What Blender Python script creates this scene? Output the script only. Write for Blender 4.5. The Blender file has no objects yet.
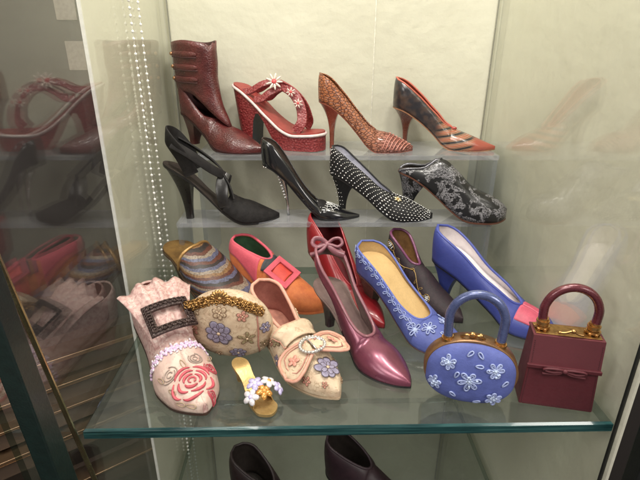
import bpy, bmesh, math, random
import numpy as np
from mathutils import Vector, Matrix
random.seed(7)
PI = math.pi
C = bpy.context.scene.collection
sc = bpy.context.scene
# 1 Blender unit = 1 cm: the shoes are miniatures about 9 cm long
sc.unit_settings.system = 'METRIC'; sc.unit_settings.scale_length = 0.01

# ---------------------------------------------------------------- camera
CAM_H = 20.065
pitch, yaw, roll = 0.3961, 0.0274, 0.0063
fw = Vector((math.sin(yaw)*math.cos(pitch), math.cos(yaw)*math.cos(pitch), -math.sin(pitch)))
rt = fw.cross(Vector((0, 0, 1))).normalized(); up = rt.cross(fw)
r2 = rt*math.cos(roll)+up*math.sin(roll); u2 = up*math.cos(roll)-rt*math.sin(roll)
cd = bpy.data.cameras.new('camera'); cam = bpy.data.objects.new('camera', cd); C.objects.link(cam)
cam.matrix_world = Matrix(((r2.x, u2.x, -fw.x, 0), (r2.y, u2.y, -fw.y, 0), (r2.z, u2.z, -fw.z, CAM_H), (0, 0, 0, 1)))
cd.sensor_width = 36; cd.lens = 27.03; cd.clip_start = 0.5; cd.clip_end = 2000
sc.camera = cam

# ---------------------------------------------------------------- world and lamps (indoor display case)
w = bpy.data.worlds.new("World"); sc.world = w; w.use_nodes = True
bg = w.node_tree.nodes['Background']; bg.inputs[0].default_value = (1.0, .93, .84, 1); bg.inputs[1].default_value = 0.26

def area(name, loc, target, sx, sy, power, col):
    l = bpy.data.lights.new(name, 'AREA'); l.shape = 'RECTANGLE'; l.size = sx; l.size_y = sy; l.energy = power; l.color = col
    o = bpy.data.objects.new(name, l); C.objects.link(o); o.location = loc
    o.rotation_euler = (Vector(target)-Vector(loc)).to_track_quat('-Z', 'Y').to_euler()
    return o
area('cabinet_lamp', (-6, 22, 60), (-2, 38, 0), 7, 5, 14500, (1.0, .95, .86))
area('cabinet_lamp', (11, 22, 60), (7, 38, 0), 7, 5, 14500, (1.0, .95, .86))
area('room_lamp', (-38, -50, 110), (2, 36, 4), 60, 36, 84000, (1.0, .95, .88))
area('low_fill_light', (58, -34, 48), (-8, 36, 2), 40, 28, 42000, (1.0, .95, .88))  # unseen fill added to brighten the left side wall
area('left_fill_light', (-62, -30, 46), (14, 38, 0), 30, 24, 20000, (1.0, .95, .90))  # unseen fill added to lift the right side wall
sc.view_settings.view_transform = 'Standard'; sc.view_settings.look = 'None'
sc.view_settings.exposure = 0.0; sc.view_settings.gamma = 1.0
sc.cycles.use_denoising = True
sc.cycles.max_bounces = 14; sc.cycles.transparent_max_bounces = 24; sc.cycles.glossy_bounces = 5

# ---------------------------------------------------------------- naming helpers
def tag(o, label=None, cat=None, group=None, kind=None):
    if label: o['label'] = label
    if cat: o['category'] = cat
    if group: o['group'] = group
    if kind: o['kind'] = kind
    return o
def thing(name, loc, rz=0, label=None, cat=None, group=None, scale=1.0, rx=0, ry=0):
    o = bpy.data.objects.new(name, None); C.objects.link(o); o.empty_display_size = .5
    o.location = loc; o.rotation_euler = (math.radians(rx), math.radians(ry), math.radians(rz)); o.scale = (scale,)*3
    return tag(o, label, cat, group)

# ---------------------------------------------------------------- mesh collector
class MB:
    def __init__(s): s.v = []; s.f = []; s.uv = []; s.mi = []
    def add(s, V, F, uv=None, mi=0):
        b = len(s.v); s.v += [tuple(map(float, p)) for p in V]
        s.uv += (list(uv) if uv is not None else [(0, 0)]*len(V))
        s.f += [tuple(b+i for i in f) for f in F]; s.mi += [mi]*len(F); return s
    def grid(s, P, cu=False, cv=False, uv=None, mi=0):
        n = len(P); m = len(P[0]); V = [p for r in P for p in r]; F = []
        for i in range(n if cu else n-1):
            for j in range(m if cv else m-1):
                a = i*m+j; b = ((i+1) % n)*m+j; c = ((i+1) % n)*m+(j+1) % m; d = i*m+(j+1) % m
                F.append((a, b, c, d))
        if uv is None: uv = [(i/max(1, n-1), j/max(1, m-1)) for i in range(n) for j in range(m)]
        return s.add(V, F, uv, mi)
    def loft(s, rings, mi=0):          # closed rings, capped ends
        s.grid(rings, cv=True, mi=mi); n = len(rings[0]); b = len(s.v)-len(rings)*n
        s.f.append(tuple(b+i for i in range(n))); s.f.append(tuple(b+(len(rings)-1)*n+i for i in range(n-1, -1, -1))); s.mi += [mi, mi]
        return s
    def tube(s, pts, r, n=8, closed=False, flat=1.0, mi=0, upv=None):
        P = [Vector(p) for p in pts]; m = len(P)
        R = r if hasattr(r, '__len__') else [r]*m
        rings = []; prev = None
        for i in range(m):
            if closed: t = P[(i+1) % m]-P[i-1]
            else: t = P[min(i+1, m-1)]-P[max(i-1, 0)]
            if t.length < 1e-9: t = Vector((0, 0, 1))
            t.normalize()
            if upv is not None: a = Vector(upv)-t*t.dot(Vector(upv))
            elif prev is None: a = t.orthogonal()
            else: a = prev-t*t.dot(prev)
            if a.length < 1e-6: a = t.orthogonal()
            a.normalize(); prev = a; b = t.cross(a)
            rings.append([P[i]+(a*math.cos(k*2*PI/n)*flat+b*math.sin(k*2*PI/n))*R[i] for k in range(n)])
        if closed: s.grid(rings, cu=True, cv=True, mi=mi)
        else: s.loft(rings, mi)
        return s
    def ball(s, c, r, n=8, rot=None, mi=0):
        if not hasattr(r, '__len__'): r = (r, r, r)
        c = Vector(c); rings = []
        V = [c+((rot @ Vector((0, 0, -r[2]))) if rot else Vector((0, 0, -r[2])))]
        h = max(3, n//2)
        for i in range(1, h):
            a = -PI/2+PI*i/h
            for k in range(n):
                p = Vector((r[0]*math.cos(a)*math.cos(k*2*PI/n), r[1]*math.cos(a)*math.sin(k*2*PI/n), r[2]*math.sin(a)))
                V.append(c+(rot @ p if rot else p))
        V.append(c+((rot @ Vector((0, 0, r[2]))) if rot else Vector((0, 0, r[2]))))
        F = [(0, 1+(k+1) % n, 1+k) for k in range(n)]
        for i in range(h-2):
            for k in range(n):
                a = 1+i*n; F.append((a+k, a+(k+1) % n, a+n+(k+1) % n, a+n+k))
        a = 1+(h-2)*n; F += [(a+k, a+(k+1) % n, len(V)-1) for k in range(n)]
        return s.add(V, F, None, mi)
    def box(s, lo, hi, mi=0):
        x0, y0, z0 = lo; x1, y1, z1 = hi
        V = [(x0, y0, z0), (x1, y0, z0), (x1, y1, z0), (x0, y1, z0), (x0, y0, z1), (x1, y0, z1), (x1, y1, z1), (x0, y1, z1)]
        return s.add(V, [(3, 2, 1, 0), (4, 5, 6, 7), (0, 1, 5, 4), (1, 2, 6, 5), (2, 3, 7, 6), (3, 0, 4, 7)], None, mi)
    def build(s, name, mat, parent=None, smooth=True, thick=0, bevel=0, merge=1e-4, inner=None, recalc=True, angle=None, subsurf=0):
        me = bpy.data.meshes.new(name); me.from_pydata(s.v, [], s.f)
        mats = mat if isinstance(mat, (list, tuple)) else [mat]
        for m in mats: me.materials.append(m)
        if inner: me.materials.append(inner)
        uvl = me.uv_layers.new(name='UVMap')
        for l in me.loops: uvl.data[l.index].uv = s.uv[l.vertex_index]
        me.polygons.foreach_set('material_index', s.mi)
        bm = bmesh.new(); bm.from_mesh(me)
        bmesh.ops.remove_doubles(bm, verts=bm.verts, dist=merge)
        bmesh.ops.dissolve_degenerate(bm, dist=1e-5, edges=bm.edges)
        if recalc and not getattr(s, 'keep', False): bmesh.ops.recalc_face_normals(bm, faces=bm.faces)
        bm.to_mesh(me); bm.free()
        me.polygons.foreach_set('use_smooth', [smooth]*len(me.polygons))
        o = bpy.data.objects.new(name, me); C.objects.link(o)
        if parent: o.parent = parent
        if thick:
            md = o.modifiers.new('thick', 'SOLIDIFY'); md.thickness = thick; md.offset = -1
            if inner: md.material_offset = len(mats)
        if bevel:
            md = o.modifiers.new('bevel', 'BEVEL'); md.width = bevel; md.segments = 3; md.limit_method = 'ANGLE'
        if subsurf:
            md = o.modifiers.new('sub', 'SUBSURF'); md.levels = md.render_levels = subsurf
        if smooth and (bevel or angle):
            try: me.set_sharp_from_angle(angle=math.radians(angle or 40))
            except Exception: pass
        return o

def attach(o, mb, mats):               # raised surface pattern (studs, embroidery) becomes part of the piece's own mesh
    dg = bpy.context.evaluated_depsgraph_get(); me = bpy.data.meshes.new_from_object(o.evaluated_get(dg)); o.modifiers.clear()
    n0 = len(me.materials); mats = mats if isinstance(mats, (list, tuple)) else [mats]
    for m in mats: me.materials.append(m)
    bm = bmesh.new(); bm.from_mesh(me); vs = [bm.verts.new(v) for v in mb.v]
    for f, mi in zip(mb.f, mb.mi):
        try: q = bm.faces.new([vs[i] for i in f]); q.material_index = n0+mi; q.smooth = True
        except ValueError: pass
    bm.to_mesh(me); bm.free(); me.name = o.name; o.data = me
    return o

def interp(pts, x):                     # monotone cubic through (t, value) points
    X = [p[0] for p in pts]; Y = [p[1] for p in pts]; n = len(X)
    if x <= X[0]: return Y[0]
    if x >= X[-1]: return Y[-1]
    d = [(Y[i+1]-Y[i])/(X[i+1]-X[i]) for i in range(n-1)]
    m = [d[0]]+[0 if d[i-1]*d[i] <= 0 else 2*d[i-1]*d[i]/(d[i-1]+d[i]) for i in range(1, n-1)]+[d[-1]]
    i = max(k for k in range(n-1) if X[k] <= x); h = X[i+1]-X[i]; t = (x-X[i])/h
    return ((2*t**3-3*t*t+1)*Y[i]+(t**3-2*t*t+t)*h*m[i]+(-2*t**3+3*t*t)*Y[i+1]+(t**3-t*t)*h*m[i+1])

def spline(pts, n=8, closed=False):     # Catmull-Rom through 3D points
    P = [Vector(p) for p in pts]; m = len(P); out = []
    for i in range(m if closed else m-1):
        if closed: a, b, c, d = P[i-1], P[i], P[(i+1) % m], P[(i+2) % m]
        else: a, b, c, d = P[max(i-1, 0)], P[i], P[i+1], P[min(i+2, m-1)]
        for k in range(n):
            t = k/n; out.append(.5*((2*b)+(c-a)*t+(2*a-5*b+4*c-d)*t*t+(3*b-a-3*c+d)*t**3))
    if not closed: out.append(P[-1])
    return out

def frame(n, d=None):                   # rotation with z along n, x towards d
    n = Vector(n).normalized(); d = Vector(d) if d is not None else n.orthogonal()
    x = d-n*n.dot(d)
    if x.length < 1e-6: x = n.orthogonal()
    x.normalize(); y = n.cross(x)
    return Matrix(((x.x, y.x, n.x), (x.y, y.y, n.y), (x.z, y.z, n.z)))

# ---------------------------------------------------------------- materials
def newmat(name):
    m = bpy.data.materials.new(name); m.use_nodes = True; nt = m.node_tree
    return m, nt, nt.nodes['Principled BSDF']
def N(nt, t, **k):
    n = nt.nodes.new(t)
    for a, b in k.items():
        if a in n.inputs: n.inputs[a].default_value = b
        else: setattr(n, a, b)
    return n
def c4(c): return (c[0], c[1], c[2], 1)
def ramp(nt, src, stops, mode='LINEAR'):
    r = nt.nodes.new('ShaderNodeValToRGB'); r.color_ramp.interpolation = mode
    e = r.color_ramp.elements
    while len(e) > 1: e.remove(e[-1])
    e[0].position = stops[0][0]; e[0].color = c4(stops[0][1])
    for p, c in stops[1:]:
        q = e.new(p); q.color = c4(c)
    nt.links.new(src, r.inputs[0]); return r.outputs[0]
def mixc(nt, f, a, b):
    m = nt.nodes.new('ShaderNodeMix'); m.data_type = 'RGBA'
    if isinstance(f, (int, float)): m.inputs[0].default_value = f
    else: nt.links.new(f, m.inputs[0])
    for s, v in ((6, a), (7, b)):
        if isinstance(v, (tuple, list)): m.inputs[s].default_value = c4(v)
        else: nt.links.new(v, m.inputs[s])
    return m.outputs[2]
def bumpn(nt, bs, src, strength, dist=.03):
    b = N(nt, 'ShaderNodeBump', Strength=strength, Distance=dist)
    nt.links.new(src, b.inputs['Height']); nt.links.new(b.outputs[0], bs.inputs['Normal'])
def mat(name, col, rough=.5, metal=0, coat=0, bump=None, col2=None, vs=2.5, vlo=.4, vhi=.65, spec=.5, sheen=0, wear=.35):
    """col2: worn or mottled second tone; bump = (kind, scale, strength)"""
    m, nt, b = newmat(name)
    b.inputs['Base Color'].default_value = c4(col); b.inputs['Roughness'].default_value = rough
    b.inputs['Metallic'].default_value = metal; b.inputs['Coat Weight'].default_value = coat; b.inputs['Coat Roughness'].default_value = .15
    b.inputs['Specular IOR Level'].default_value = spec
    tc = N(nt, 'ShaderNodeTexCoord')
    if sheen: b.inputs['Sheen Weight'].default_value = sheen
    nz = N(nt, 'ShaderNodeTexNoise', Scale=vs, Detail=6.0, Roughness=.6); nt.links.new(tc.outputs['Object'], nz.inputs['Vector'])
    if col2 is None: col2 = tuple(x*.72 for x in col)
    cc = ramp(nt, nz.outputs['Fac'], ((vlo, col), (vhi, col2)))
    if wear:                            # brushy speckle and rubbed, paler edges
        n3 = N(nt, 'ShaderNodeTexNoise', Scale=9.0, Detail=8.0, Roughness=.7); mp3 = N(nt, 'ShaderNodeMapping'); mp3.inputs['Scale'].default_value = (.5, 1.3, 1.0)
        nt.links.new(tc.outputs['Object'], mp3.inputs[0]); nt.links.new(mp3.outputs[0], n3.inputs['Vector'])
        f3 = ramp(nt, n3.outputs['Fac'], ((.35, (.0,)*3), (.72, (wear,)*3))); cc = mixc(nt, f3, cc, tuple(x*.45 for x in col))
        ge = N(nt, 'ShaderNodeNewGeometry'); pe = N(nt, 'ShaderNodeMath', operation='MULTIPLY_ADD'); pe.inputs[1].default_value = .10
        nt.links.new(n3.outputs['Fac'], pe.inputs[0]); nt.links.new(ge.outputs['Pointiness'], pe.inputs[2])
        fe = ramp(nt, pe.outputs[0], ((.575, (0, 0, 0)), (.66, (wear*1.3,)*3))); cc = mixc(nt, fe, cc, tuple(min(.9, x*1.7+.03) for x in col))
    nt.links.new(cc, b.inputs['Base Color'])
    nr = N(nt, 'ShaderNodeTexNoise', Scale=vs*3, Detail=4.0); nt.links.new(tc.outputs['Object'], nr.inputs['Vector'])
    mr = N(nt, 'ShaderNodeMapRange'); mr.inputs['To Min'].default_value = max(.03, rough-.1); mr.inputs['To Max'].default_value = min(1, rough+.12)
    nt.links.new(nr.outputs['Fac'], mr.inputs['Value']); nt.links.new(mr.outputs[0], b.inputs['Roughness'])
    k, s, st = bump or ('noise', 12, .25)
    if k == 'noise':
        t = N(nt, 'ShaderNodeTexNoise', Scale=s, Detail=5.0); o = t.outputs['Fac']
    elif k == 'voronoi':
        t = N(nt, 'ShaderNodeTexVoronoi', Scale=s); o = t.outputs['Distance']
    elif k == 'weave':
        t = N(nt, 'ShaderNodeTexWave', Scale=s, Distortion=1.0); o = t.outputs['Fac']
    nt.links.new(tc.outputs['Object'], t.inputs['Vector']); bumpn(nt, b, o, st, .06 if k == 'voronoi' else .03)
    return m
def patmat(name, fn, rough=.5, metal=0, coat=0, bump=None):
    """fn(nt, texcoord) -> (colour socket, height socket or None)"""
    m, nt, b = newmat(name); tc = N(nt, 'ShaderNodeTexCoord')
    c, h = fn(nt, tc); nt.links.new(c, b.inputs['Base Color'])
    b.inputs['Roughness'].default_value = rough; b.inputs['Metallic'].default_value = metal; b.inputs['Coat Weight'].default_value = coat
    if h is not None: bumpn(nt, b, h, bump or .6, .05)
    return m
def thin_glass(name, tint, gloss_col=(1, 1, 1), rough=.0, diffuse=0, dcol=(.8, .8, .8), ior=1.5, boost=0.0, smudge=0.0):
    m, nt, b = newmat(name); nt.nodes.remove(b); out = nt.nodes['Material Output']
    tr = N(nt, 'ShaderNodeBsdfTransparent'); tr.inputs[0].default_value = c4(tint)
    gl = N(nt, 'ShaderNodeBsdfGlossy'); gl.inputs[0].default_value = c4(gloss_col); gl.inputs['Roughness'].default_value = rough
    fr = N(nt, 'ShaderNodeFresnel'); fr.inputs['IOR'].default_value = ior
    base = tr.outputs[0]
    if diffuse:
        df = N(nt, 'ShaderNodeBsdfDiffuse'); df.inputs[0].default_value = c4(dcol)
        tl = N(nt, 'ShaderNodeBsdfTranslucent'); tl.inputs[0].default_value = c4(dcol)
        m0 = N(nt, 'ShaderNodeMixShader'); m0.inputs[0].default_value = .4; nt.links.new(df.outputs[0], m0.inputs[1]); nt.links.new(tl.outputs[0], m0.inputs[2])
        m1 = N(nt, 'ShaderNodeMixShader'); m1.inputs[0].default_value = diffuse
        if smudge:
            tc = N(nt, 'ShaderNodeTexCoord'); nz = N(nt, 'ShaderNodeTexNoise', Scale=.35, Detail=7.0, Distortion=1.5)
            mp = N(nt, 'ShaderNodeMapping'); mp.inputs['Scale'].default_value = (1, .5, 1.4)
            nt.links.new(tc.outputs['Object'], mp.inputs[0]); nt.links.new(mp.outputs[0], nz.inputs['Vector'])
            mr = N(nt, 'ShaderNodeMapRange'); mr.inputs['From Min'].default_value = .42; mr.inputs['From Max'].default_value = .75
            mr.inputs['To Min'].default_value = diffuse; mr.inputs['To Max'].default_value = diffuse+smudge
            nt.links.new(nz.outputs['Fac'], mr.inputs['Value']); nt.links.new(mr.outputs[0], m1.inputs[0])
        nt.links.new(base, m1.inputs[1]); nt.links.new(m0.outputs[0], m1.inputs[2]); base = m1.outputs[0]
    mx = N(nt, 'ShaderNodeMixShader')
    ad = N(nt, 'ShaderNodeMath', operation='ADD'); ad.inputs[1].default_value = boost; ad.use_clamp = True
    ge = N(nt, 'ShaderNodeNewGeometry'); mi_ = N(nt, 'ShaderNodeMapRange'); mi_.inputs['To Min'].default_value = ior; mi_.inputs['To Max'].default_value = 1/ior
    nt.links.new(ge.outputs['Backfacing'], mi_.inputs['Value']); nt.links.new(mi_.outputs[0], fr.inputs['IOR'])   # same reflectance from both sides of the pane
    nt.links.new(fr.outputs[0], ad.inputs[0]); nt.links.new(ad.outputs[0], mx.inputs[0])
    nt.links.new(base, mx.inputs[1]); nt.links.new(gl.outputs[0], mx.inputs[2]); nt.links.new(mx.outputs[0], out.inputs[0])
    return m
# ---------------------------------------------------------------- shoe geometry
class Last:
    def __init__(s, L, w, sole, top, th=0, of=.8, fn=2.2, fm=2.0, hr=.13, tr=.86, tp=2.0, tq=.5, lean=0, bulge=0, bend=0, ez=1.0, toelift=0):
        s.__dict__.update(locals())
    def W(s, t):
        v = interp(s.w, t)
        if t < s.hr: v *= math.sqrt(max(0, 1-(1-t/s.hr)**2))
        if t > s.tr: v *= max(0, 1-((t-s.tr)/(1-s.tr))**s.tp)**s.tq
        return v
    def cy(s, t): return s.bend*math.sin(PI*min(1, max(0, t)))
    def SZ(s, t): return interp(s.sole, t)
    def TZ(s, t): return interp(s.top, t)
    def F(s, t):
        if t >= s.th: return 0.0
        return s.of*max(0, 1-(t/s.th)**s.fn)**(1/s.fm)
    def P(s, t, side, v, off=0):
        w_ = s.W(t); f = s.F(t); th = v*PI/2; c1 = 1-math.cos(th); sn = math.sin(th)**s.ez
        hb = max(0, 1-t/s.hr)
        x = s.L*t-s.lean*hb*sn-s.bulge*hb*math.sin(2*th)*1.0
        y = w_*(1-(1-f)*c1)+s.bulge*math.sin(2*th)*min(1, w_)
        p = Vector((x, s.cy(t)+side*y, s.SZ(t)+s.TZ(t)*sn))
        if off: p += s.Nn(t, side, v)*off
        return p
    def Nn(s, t, side, v):
        e = .01
        a = s.P(min(1, t+e), side, v)-s.P(max(0, t-e), side, v); b = s.P(t, side, min(1, v+e))-s.P(t, side, max(0, v-e))
        n = a.cross(b)*(-side)
        if n.length < 1e-9: return Vector((0, 0, 1))
        n.normalize()
        return n
    def at(s, x, y, off=0):             # point of the closed vamp above plan position (x, y)
        t = min(.995, max(.005, x/s.L)); w_ = max(1e-3, s.W(t)); f = s.F(t); yy = y-s.cy(t); side = 1 if yy >= 0 else -1
        q = min(1, max(0, (1-abs(yy)/w_)/(1-f))); th = math.acos(1-q); v = th/(PI/2)
        v = min(.985, v)
        n = s.Nn(t, side, v); p = s.P(t, side, v)
        if abs(yy) < .02 and f == 0: n.y = 0; n.normalize()
        return p+n*off, n
    def rows(s, n=34):
        R = {round((1-math.cos(PI*i/n))/2, 5) for i in range(n+1)}
        if s.th: R |= {round(s.th-d, 5) for d in (0, .0006, .0025, .006, .012, .02, .03, .045, .06) if s.th-d > 0}
        return sorted(R)

def upper(L, mb=None, back=None, nv=12, t1=1.0, mi=0, vmin=0):
    """surface of the upper; back(v) gives where it starts (mules)"""
    mb = mb or MB(); rs = [r for r in L.rows()]
    for side in (-1, 1):
        P = []; uv = []
        for r in rs:
            row = []
            for j in range(nv+1):
                v = vmin+(1-vmin)*j/nv
                t = r if back is None else back(v, side)+(t1-back(v, side))*r
                row.append(L.P(t, side, v)); uv.append((t, .5+side*.5*(1-v)))
            P.append(row)
        if side > 0: P = [list(reversed(r)) for r in P]; k_ = nv+1; uv = [uv[i*k_+k_-1-j] for i in range(len(rs)) for j in range(k_)]
        mb.grid(P, uv=uv, mi=mi)
    mb.keep = True
    return mb
def topline(L, t0=0.0, n=26, off=0.0):
    T = [L.th-(L.th-t0)*(i/n)**1.7 for i in range(n+1)]
    a = [L.P(t, -1, 1)+Vector((0, 0, off)) for t in T]; b = [L.P(t, 1, 1)+Vector((0, 0, off)) for t in T]
    return a, b
def piping(L, r=.07, off=0.0, flat=1.0):
    a, b = topline(L, off=off); pts = a+list(reversed(b))[1:]
    return MB().tube(pts[:-1] if (pts[0]-pts[-1]).length < 1e-4 else pts, r, 8, closed=True, flat=flat)
def slab(L, z0, z1, k=1.0, t0=0.0, t1=1.0, n=40, m=8, dx=0.0):
    """plate following the sole curve between two heights"""
    top = []; bot = []
    for i in range(n+1):
        r = (1-math.cos(PI*i/n))/2; t = t0+(t1-t0)*r; a = []; b = []
        for j in range(m+1):
            u = -1+2*j/m; x = L.L*(.5+(t-.5)*(1-(1-k)*.35))+dx; y = L.cy(t)+u*L.W(t)*k
            a.append((x, y, L.SZ(t)+z1)); b.append((x, y, L.SZ(t)+z0))
        top.append(a); bot.append(b)
    mb = MB(); mb.grid(top); mb.grid(bot)
    for col in (0, m): mb.grid([[r[col] for r in top], [r[col] for r in bot]])
    for row in (0, n): mb.grid([top[row], bot[row]])
    return mb
def heel(L, th=.26, tx=None, a=.35, b=.35, p=2.2, zb=0.0, k=.97, n=14, sx=None, front=.0, pow_z=1.0):
    """heel: sole outline up to th at the top, D-shaped tip of half-size a x b at x = tx"""
    tx = tx if tx is not None else L.L*th*.5
    o = []
    ts = [th*(i/10)**1.6 for i in range(10, -1, -1)]
    for t in ts: o.append((L.L*t, L.cy(t)-L.W(t)*k))
    for t in ts[::-1][1:]: o.append((L.L*t, L.cy(t)+L.W(t)*k))
    e = o[-1]; s0 = o[0]
    for q in (.25, .5, .75): o.append((e[0]-front*math.sin(PI*q), e[1]+(s0[1]-e[1])*q))
    cx = L.L*th*.45; ring = []
    nn = len(o)
    for (x, y) in o:
        ang = math.atan2(y-L.cy(.1), x-cx); c, s_ = math.cos(ang), math.sin(ang)
        q = (abs(c)**3+abs(s_)**3)**(-1/3)
        ring.append((tx+a*c*q, L.cy(.1)+b*s_*q))
    rings = []
    for i in range(n+1):
        kz = i/n; ez = 1-(1-kz)**p; r = []
        for (x, y), (X, Y) in zip(o, ring):
            zt = L.SZ(min(1, max(0, x/L.L)))-.03
            r.append((x+(X-x)*ez, y+(Y-y)*ez, zt+(zb-zt)*kz**pow_z))
        rings.append(r)
    return MB().loft(rings)
def flower(mb, c, n, r, np_=5, h=.10, wid=.55, rot=0, mi=0, cmi=None, lift=.0, cr=.25):
    R = frame(n)
    for k in range(np_):
        a = rot+k*2*PI/np_; d = R @ Vector((math.cos(a), math.sin(a), 0))
        Q = frame(Vector(n)+d*lift, d)
        mb.ball(Vector(c)+d*r*.58, (r*.5, r*wid*.5, h), 8, Q, mi)
    mb.ball(Vector(c)+Vector(n)*h*.5, (r*cr, r*cr, h), 8, R, mi if cmi is None else cmi)
def loop(c, n, d, ln, wd, k=14):        # teardrop loop of thread
    R = frame(n, d); return [Vector(c)+R @ Vector((ln*(1-math.cos(a))/2, wd*.5*math.sin(a)*(.5+.5*(1-math.cos(a))/2), 0)) for a in [2*PI*i/k for i in range(k)]]
def bow(mb, c, R, s=1.0, r=.07, tails=True):
    """thin ribbon bow: two loops and two tails in the plane R.x/R.y"""
    for sd in (-1, 1):
        pts = [Vector((0, 0, 0)), Vector((sd*.35, .28, .06)), Vector((sd*.72, .30, .1)), Vector((sd*.85, .02, .1)), Vector((sd*.62, -.17, .08)), Vector((sd*.3, -.08, .03)), Vector((0, 0, 0))]
        mb.tube([Vector(c)+R @ (p*s) for p in spline(pts, 5)], r*s, 8, flat=1.6)
        if tails:
            pts = [Vector((0, 0, 0)), Vector((sd*.25, -.3, .04)), Vector((sd*.55, -.5, .0)), Vector((sd*.95, -.62, -.12))]
            mb.tube([Vector(c)+R @ (p*s) for p in spline(pts, 5)], [r*s*(1+.5*i/15) for i in range(16)], 8, flat=1.5)
    mb.ball(c, (r*2.2*s, r*2*s, r*1.8*s), 8, R)
def ribbon(pts, width, th, upv=None, nrm=None):
    """strap: rectangular section swept along pts; nrm = list of outward normals"""
    P = [Vector(p) for p in pts]; m = len(P); rings = []
    for i in range(m):
        t = (P[min(i+1, m-1)]-P[max(i-1, 0)]).normalized()
        n = Vector(nrm[i]) if isinstance(nrm, list) else Vector(nrm)
        n = (n-t*t.dot(n)).normalized(); b = t.cross(n); wd = width[i] if hasattr(width, '__len__') else width
        r = []
        for (x, y) in ((-.5, -.5), (-.5, .2), (-.44, .5), (0, .62), (.44, .5), (.5, .2), (.5, -.5), (0, -.5)):
            r.append(P[i]+b*x*wd+n*y*th)
        rings.append(r)
    return MB().loft(rings)
PUMP_W = [(0, 1.05), (.15, 1.08), (.35, .92), (.5, 1.05), (.68, 1.38), (.8, 1.15), (.92, .66), (1, .38)]
def pump_sole(H, b=.66, spring=.12): return [(0, H), (.10, H*.955), (.25, H*.74), (.42, H*.37), (b*.86, H*.08), (b, 0), (.82, 0), (1, spring)]

def rosette(mb, c, n, r, mi, cmi, omi, np_=6, rot=0.0, wid=.75):
    """flat embroidered blossom: overlapping petals with darker stitched outlines"""
    R = frame(n)
    for lay, (rr, m, h) in enumerate(((r, np_, .022), (r*.58, max(4, np_-2), .036))):
        for k in range(m):
            a = rot+lay*.5+k*2*PI/m+random.uniform(-.12, .12); q = rr*random.uniform(.88, 1.08); d = R @ Vector((math.cos(a), math.sin(a), 0))
            mb.ball(Vector(c)+d*q*.56, (q*.46, q*.46*wid, h), 8, frame(n, d), mi)
            mb.tube([p+Vector(n)*h*.7 for p in loop(Vector(c)+d*q*.10, n, d, q*.94, q*wid*1.02, 10)], (.010+.009*r), 4, closed=True, mi=omi)
    mb.ball(Vector(c)+Vector(n)*.05, (r*.15, r*.15, .04), 6, R, cmi)
# ---------------------------------------------------------------- shared materials
CREAM = (.66, .60, .42)
M_wall = mat('painted_wall', (.69, .675, .55), .55, bump=('noise', .55, 1.0), col2=(.62, .60, .475), vs=.09, vlo=.35, vhi=.7, coat=.3, wear=.06)
for _n in M_wall.node_tree.nodes:
    if _n.type == 'BUMP': _n.inputs['Distance'].default_value = .12
M_dark = mat('dark_room', (.022, .016, .014), .8, col2=(.012, .009, .009), vs=.05)
M_backwall = mat('dimmed_wall_paint', (.63, .62, .49), .55, bump=('noise', .55, 1.0), col2=(.56, .545, .42), vs=.09, vlo=.35, vhi=.7, coat=.3, wear=.06)  # same cream, darkened in colour to offset the strong overhead lamps
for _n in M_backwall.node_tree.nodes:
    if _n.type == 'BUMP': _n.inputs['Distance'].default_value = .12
M_wood = mat('dark_wood', (.040, .024, .016), .4, col2=(.04, .028, .02), vs=.2, coat=.2)
M_brass = mat('brass_trim', (.55, .36, .22), .32, metal=1, col2=(.5, .34, .2), vs=.5)
M_glass = thin_glass('cabinet_glass', (.98, .985, .975), ior=1.52, smudge=.006, diffuse=.001, dcol=(.8, .8, .8), rough=.035)
M_shelfglass = thin_glass('shelf_glass', (.84, .875, .86), ior=1.5, diffuse=.05, dcol=(.50, .52, .50), smudge=.06)
def _edge(nt, tc):
    nz = N(nt, 'ShaderNodeTexNoise', Scale=.6, Detail=5.0); mp = N(nt, 'ShaderNodeMapping'); mp.inputs['Scale'].default_value = (.6, 1, 14)
    nt.links.new(tc.outputs['Object'], mp.inputs[0]); nt.links.new(mp.outputs[0], nz.inputs['Vector'])
    return ramp(nt, nz.outputs['Fac'], ((.3, (.008, .032, .034)), (.5, (.016, .058, .060)), (.72, (.045, .125, .12)))), nz.outputs['Fac']
M_edge = patmat('green_glass_edge', _edge, rough=.12, coat=.6, bump=.1)
M_pedge = thin_glass('pale_glass_edge', (.45, .55, .50), ior=1.5)
M_acr = thin_glass('acrylic', (.86, .87, .88), ior=1.49, diffuse=.16, dcol=(.82, .84, .92), rough=.04, smudge=.12)
M_acre = thin_glass('acrylic_edge', (.86, .88, .90), ior=1.49, diffuse=.14, dcol=(.66, .70, .78), rough=.12)
M_black = mat('black_frame', (.008, .009, .009), .35, coat=.3, wear=0)
M_steel = mat('steel_seam', (.40, .40, .37), .3, metal=1, col2=(.4, .4, .38))
M_bead = mat('white_bead', (.86, .84, .78), .3, coat=.4)

XL, XR, YW = -12.565, 17.435, 47.9
def struct(o): return tag(o, kind='structure')
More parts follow.
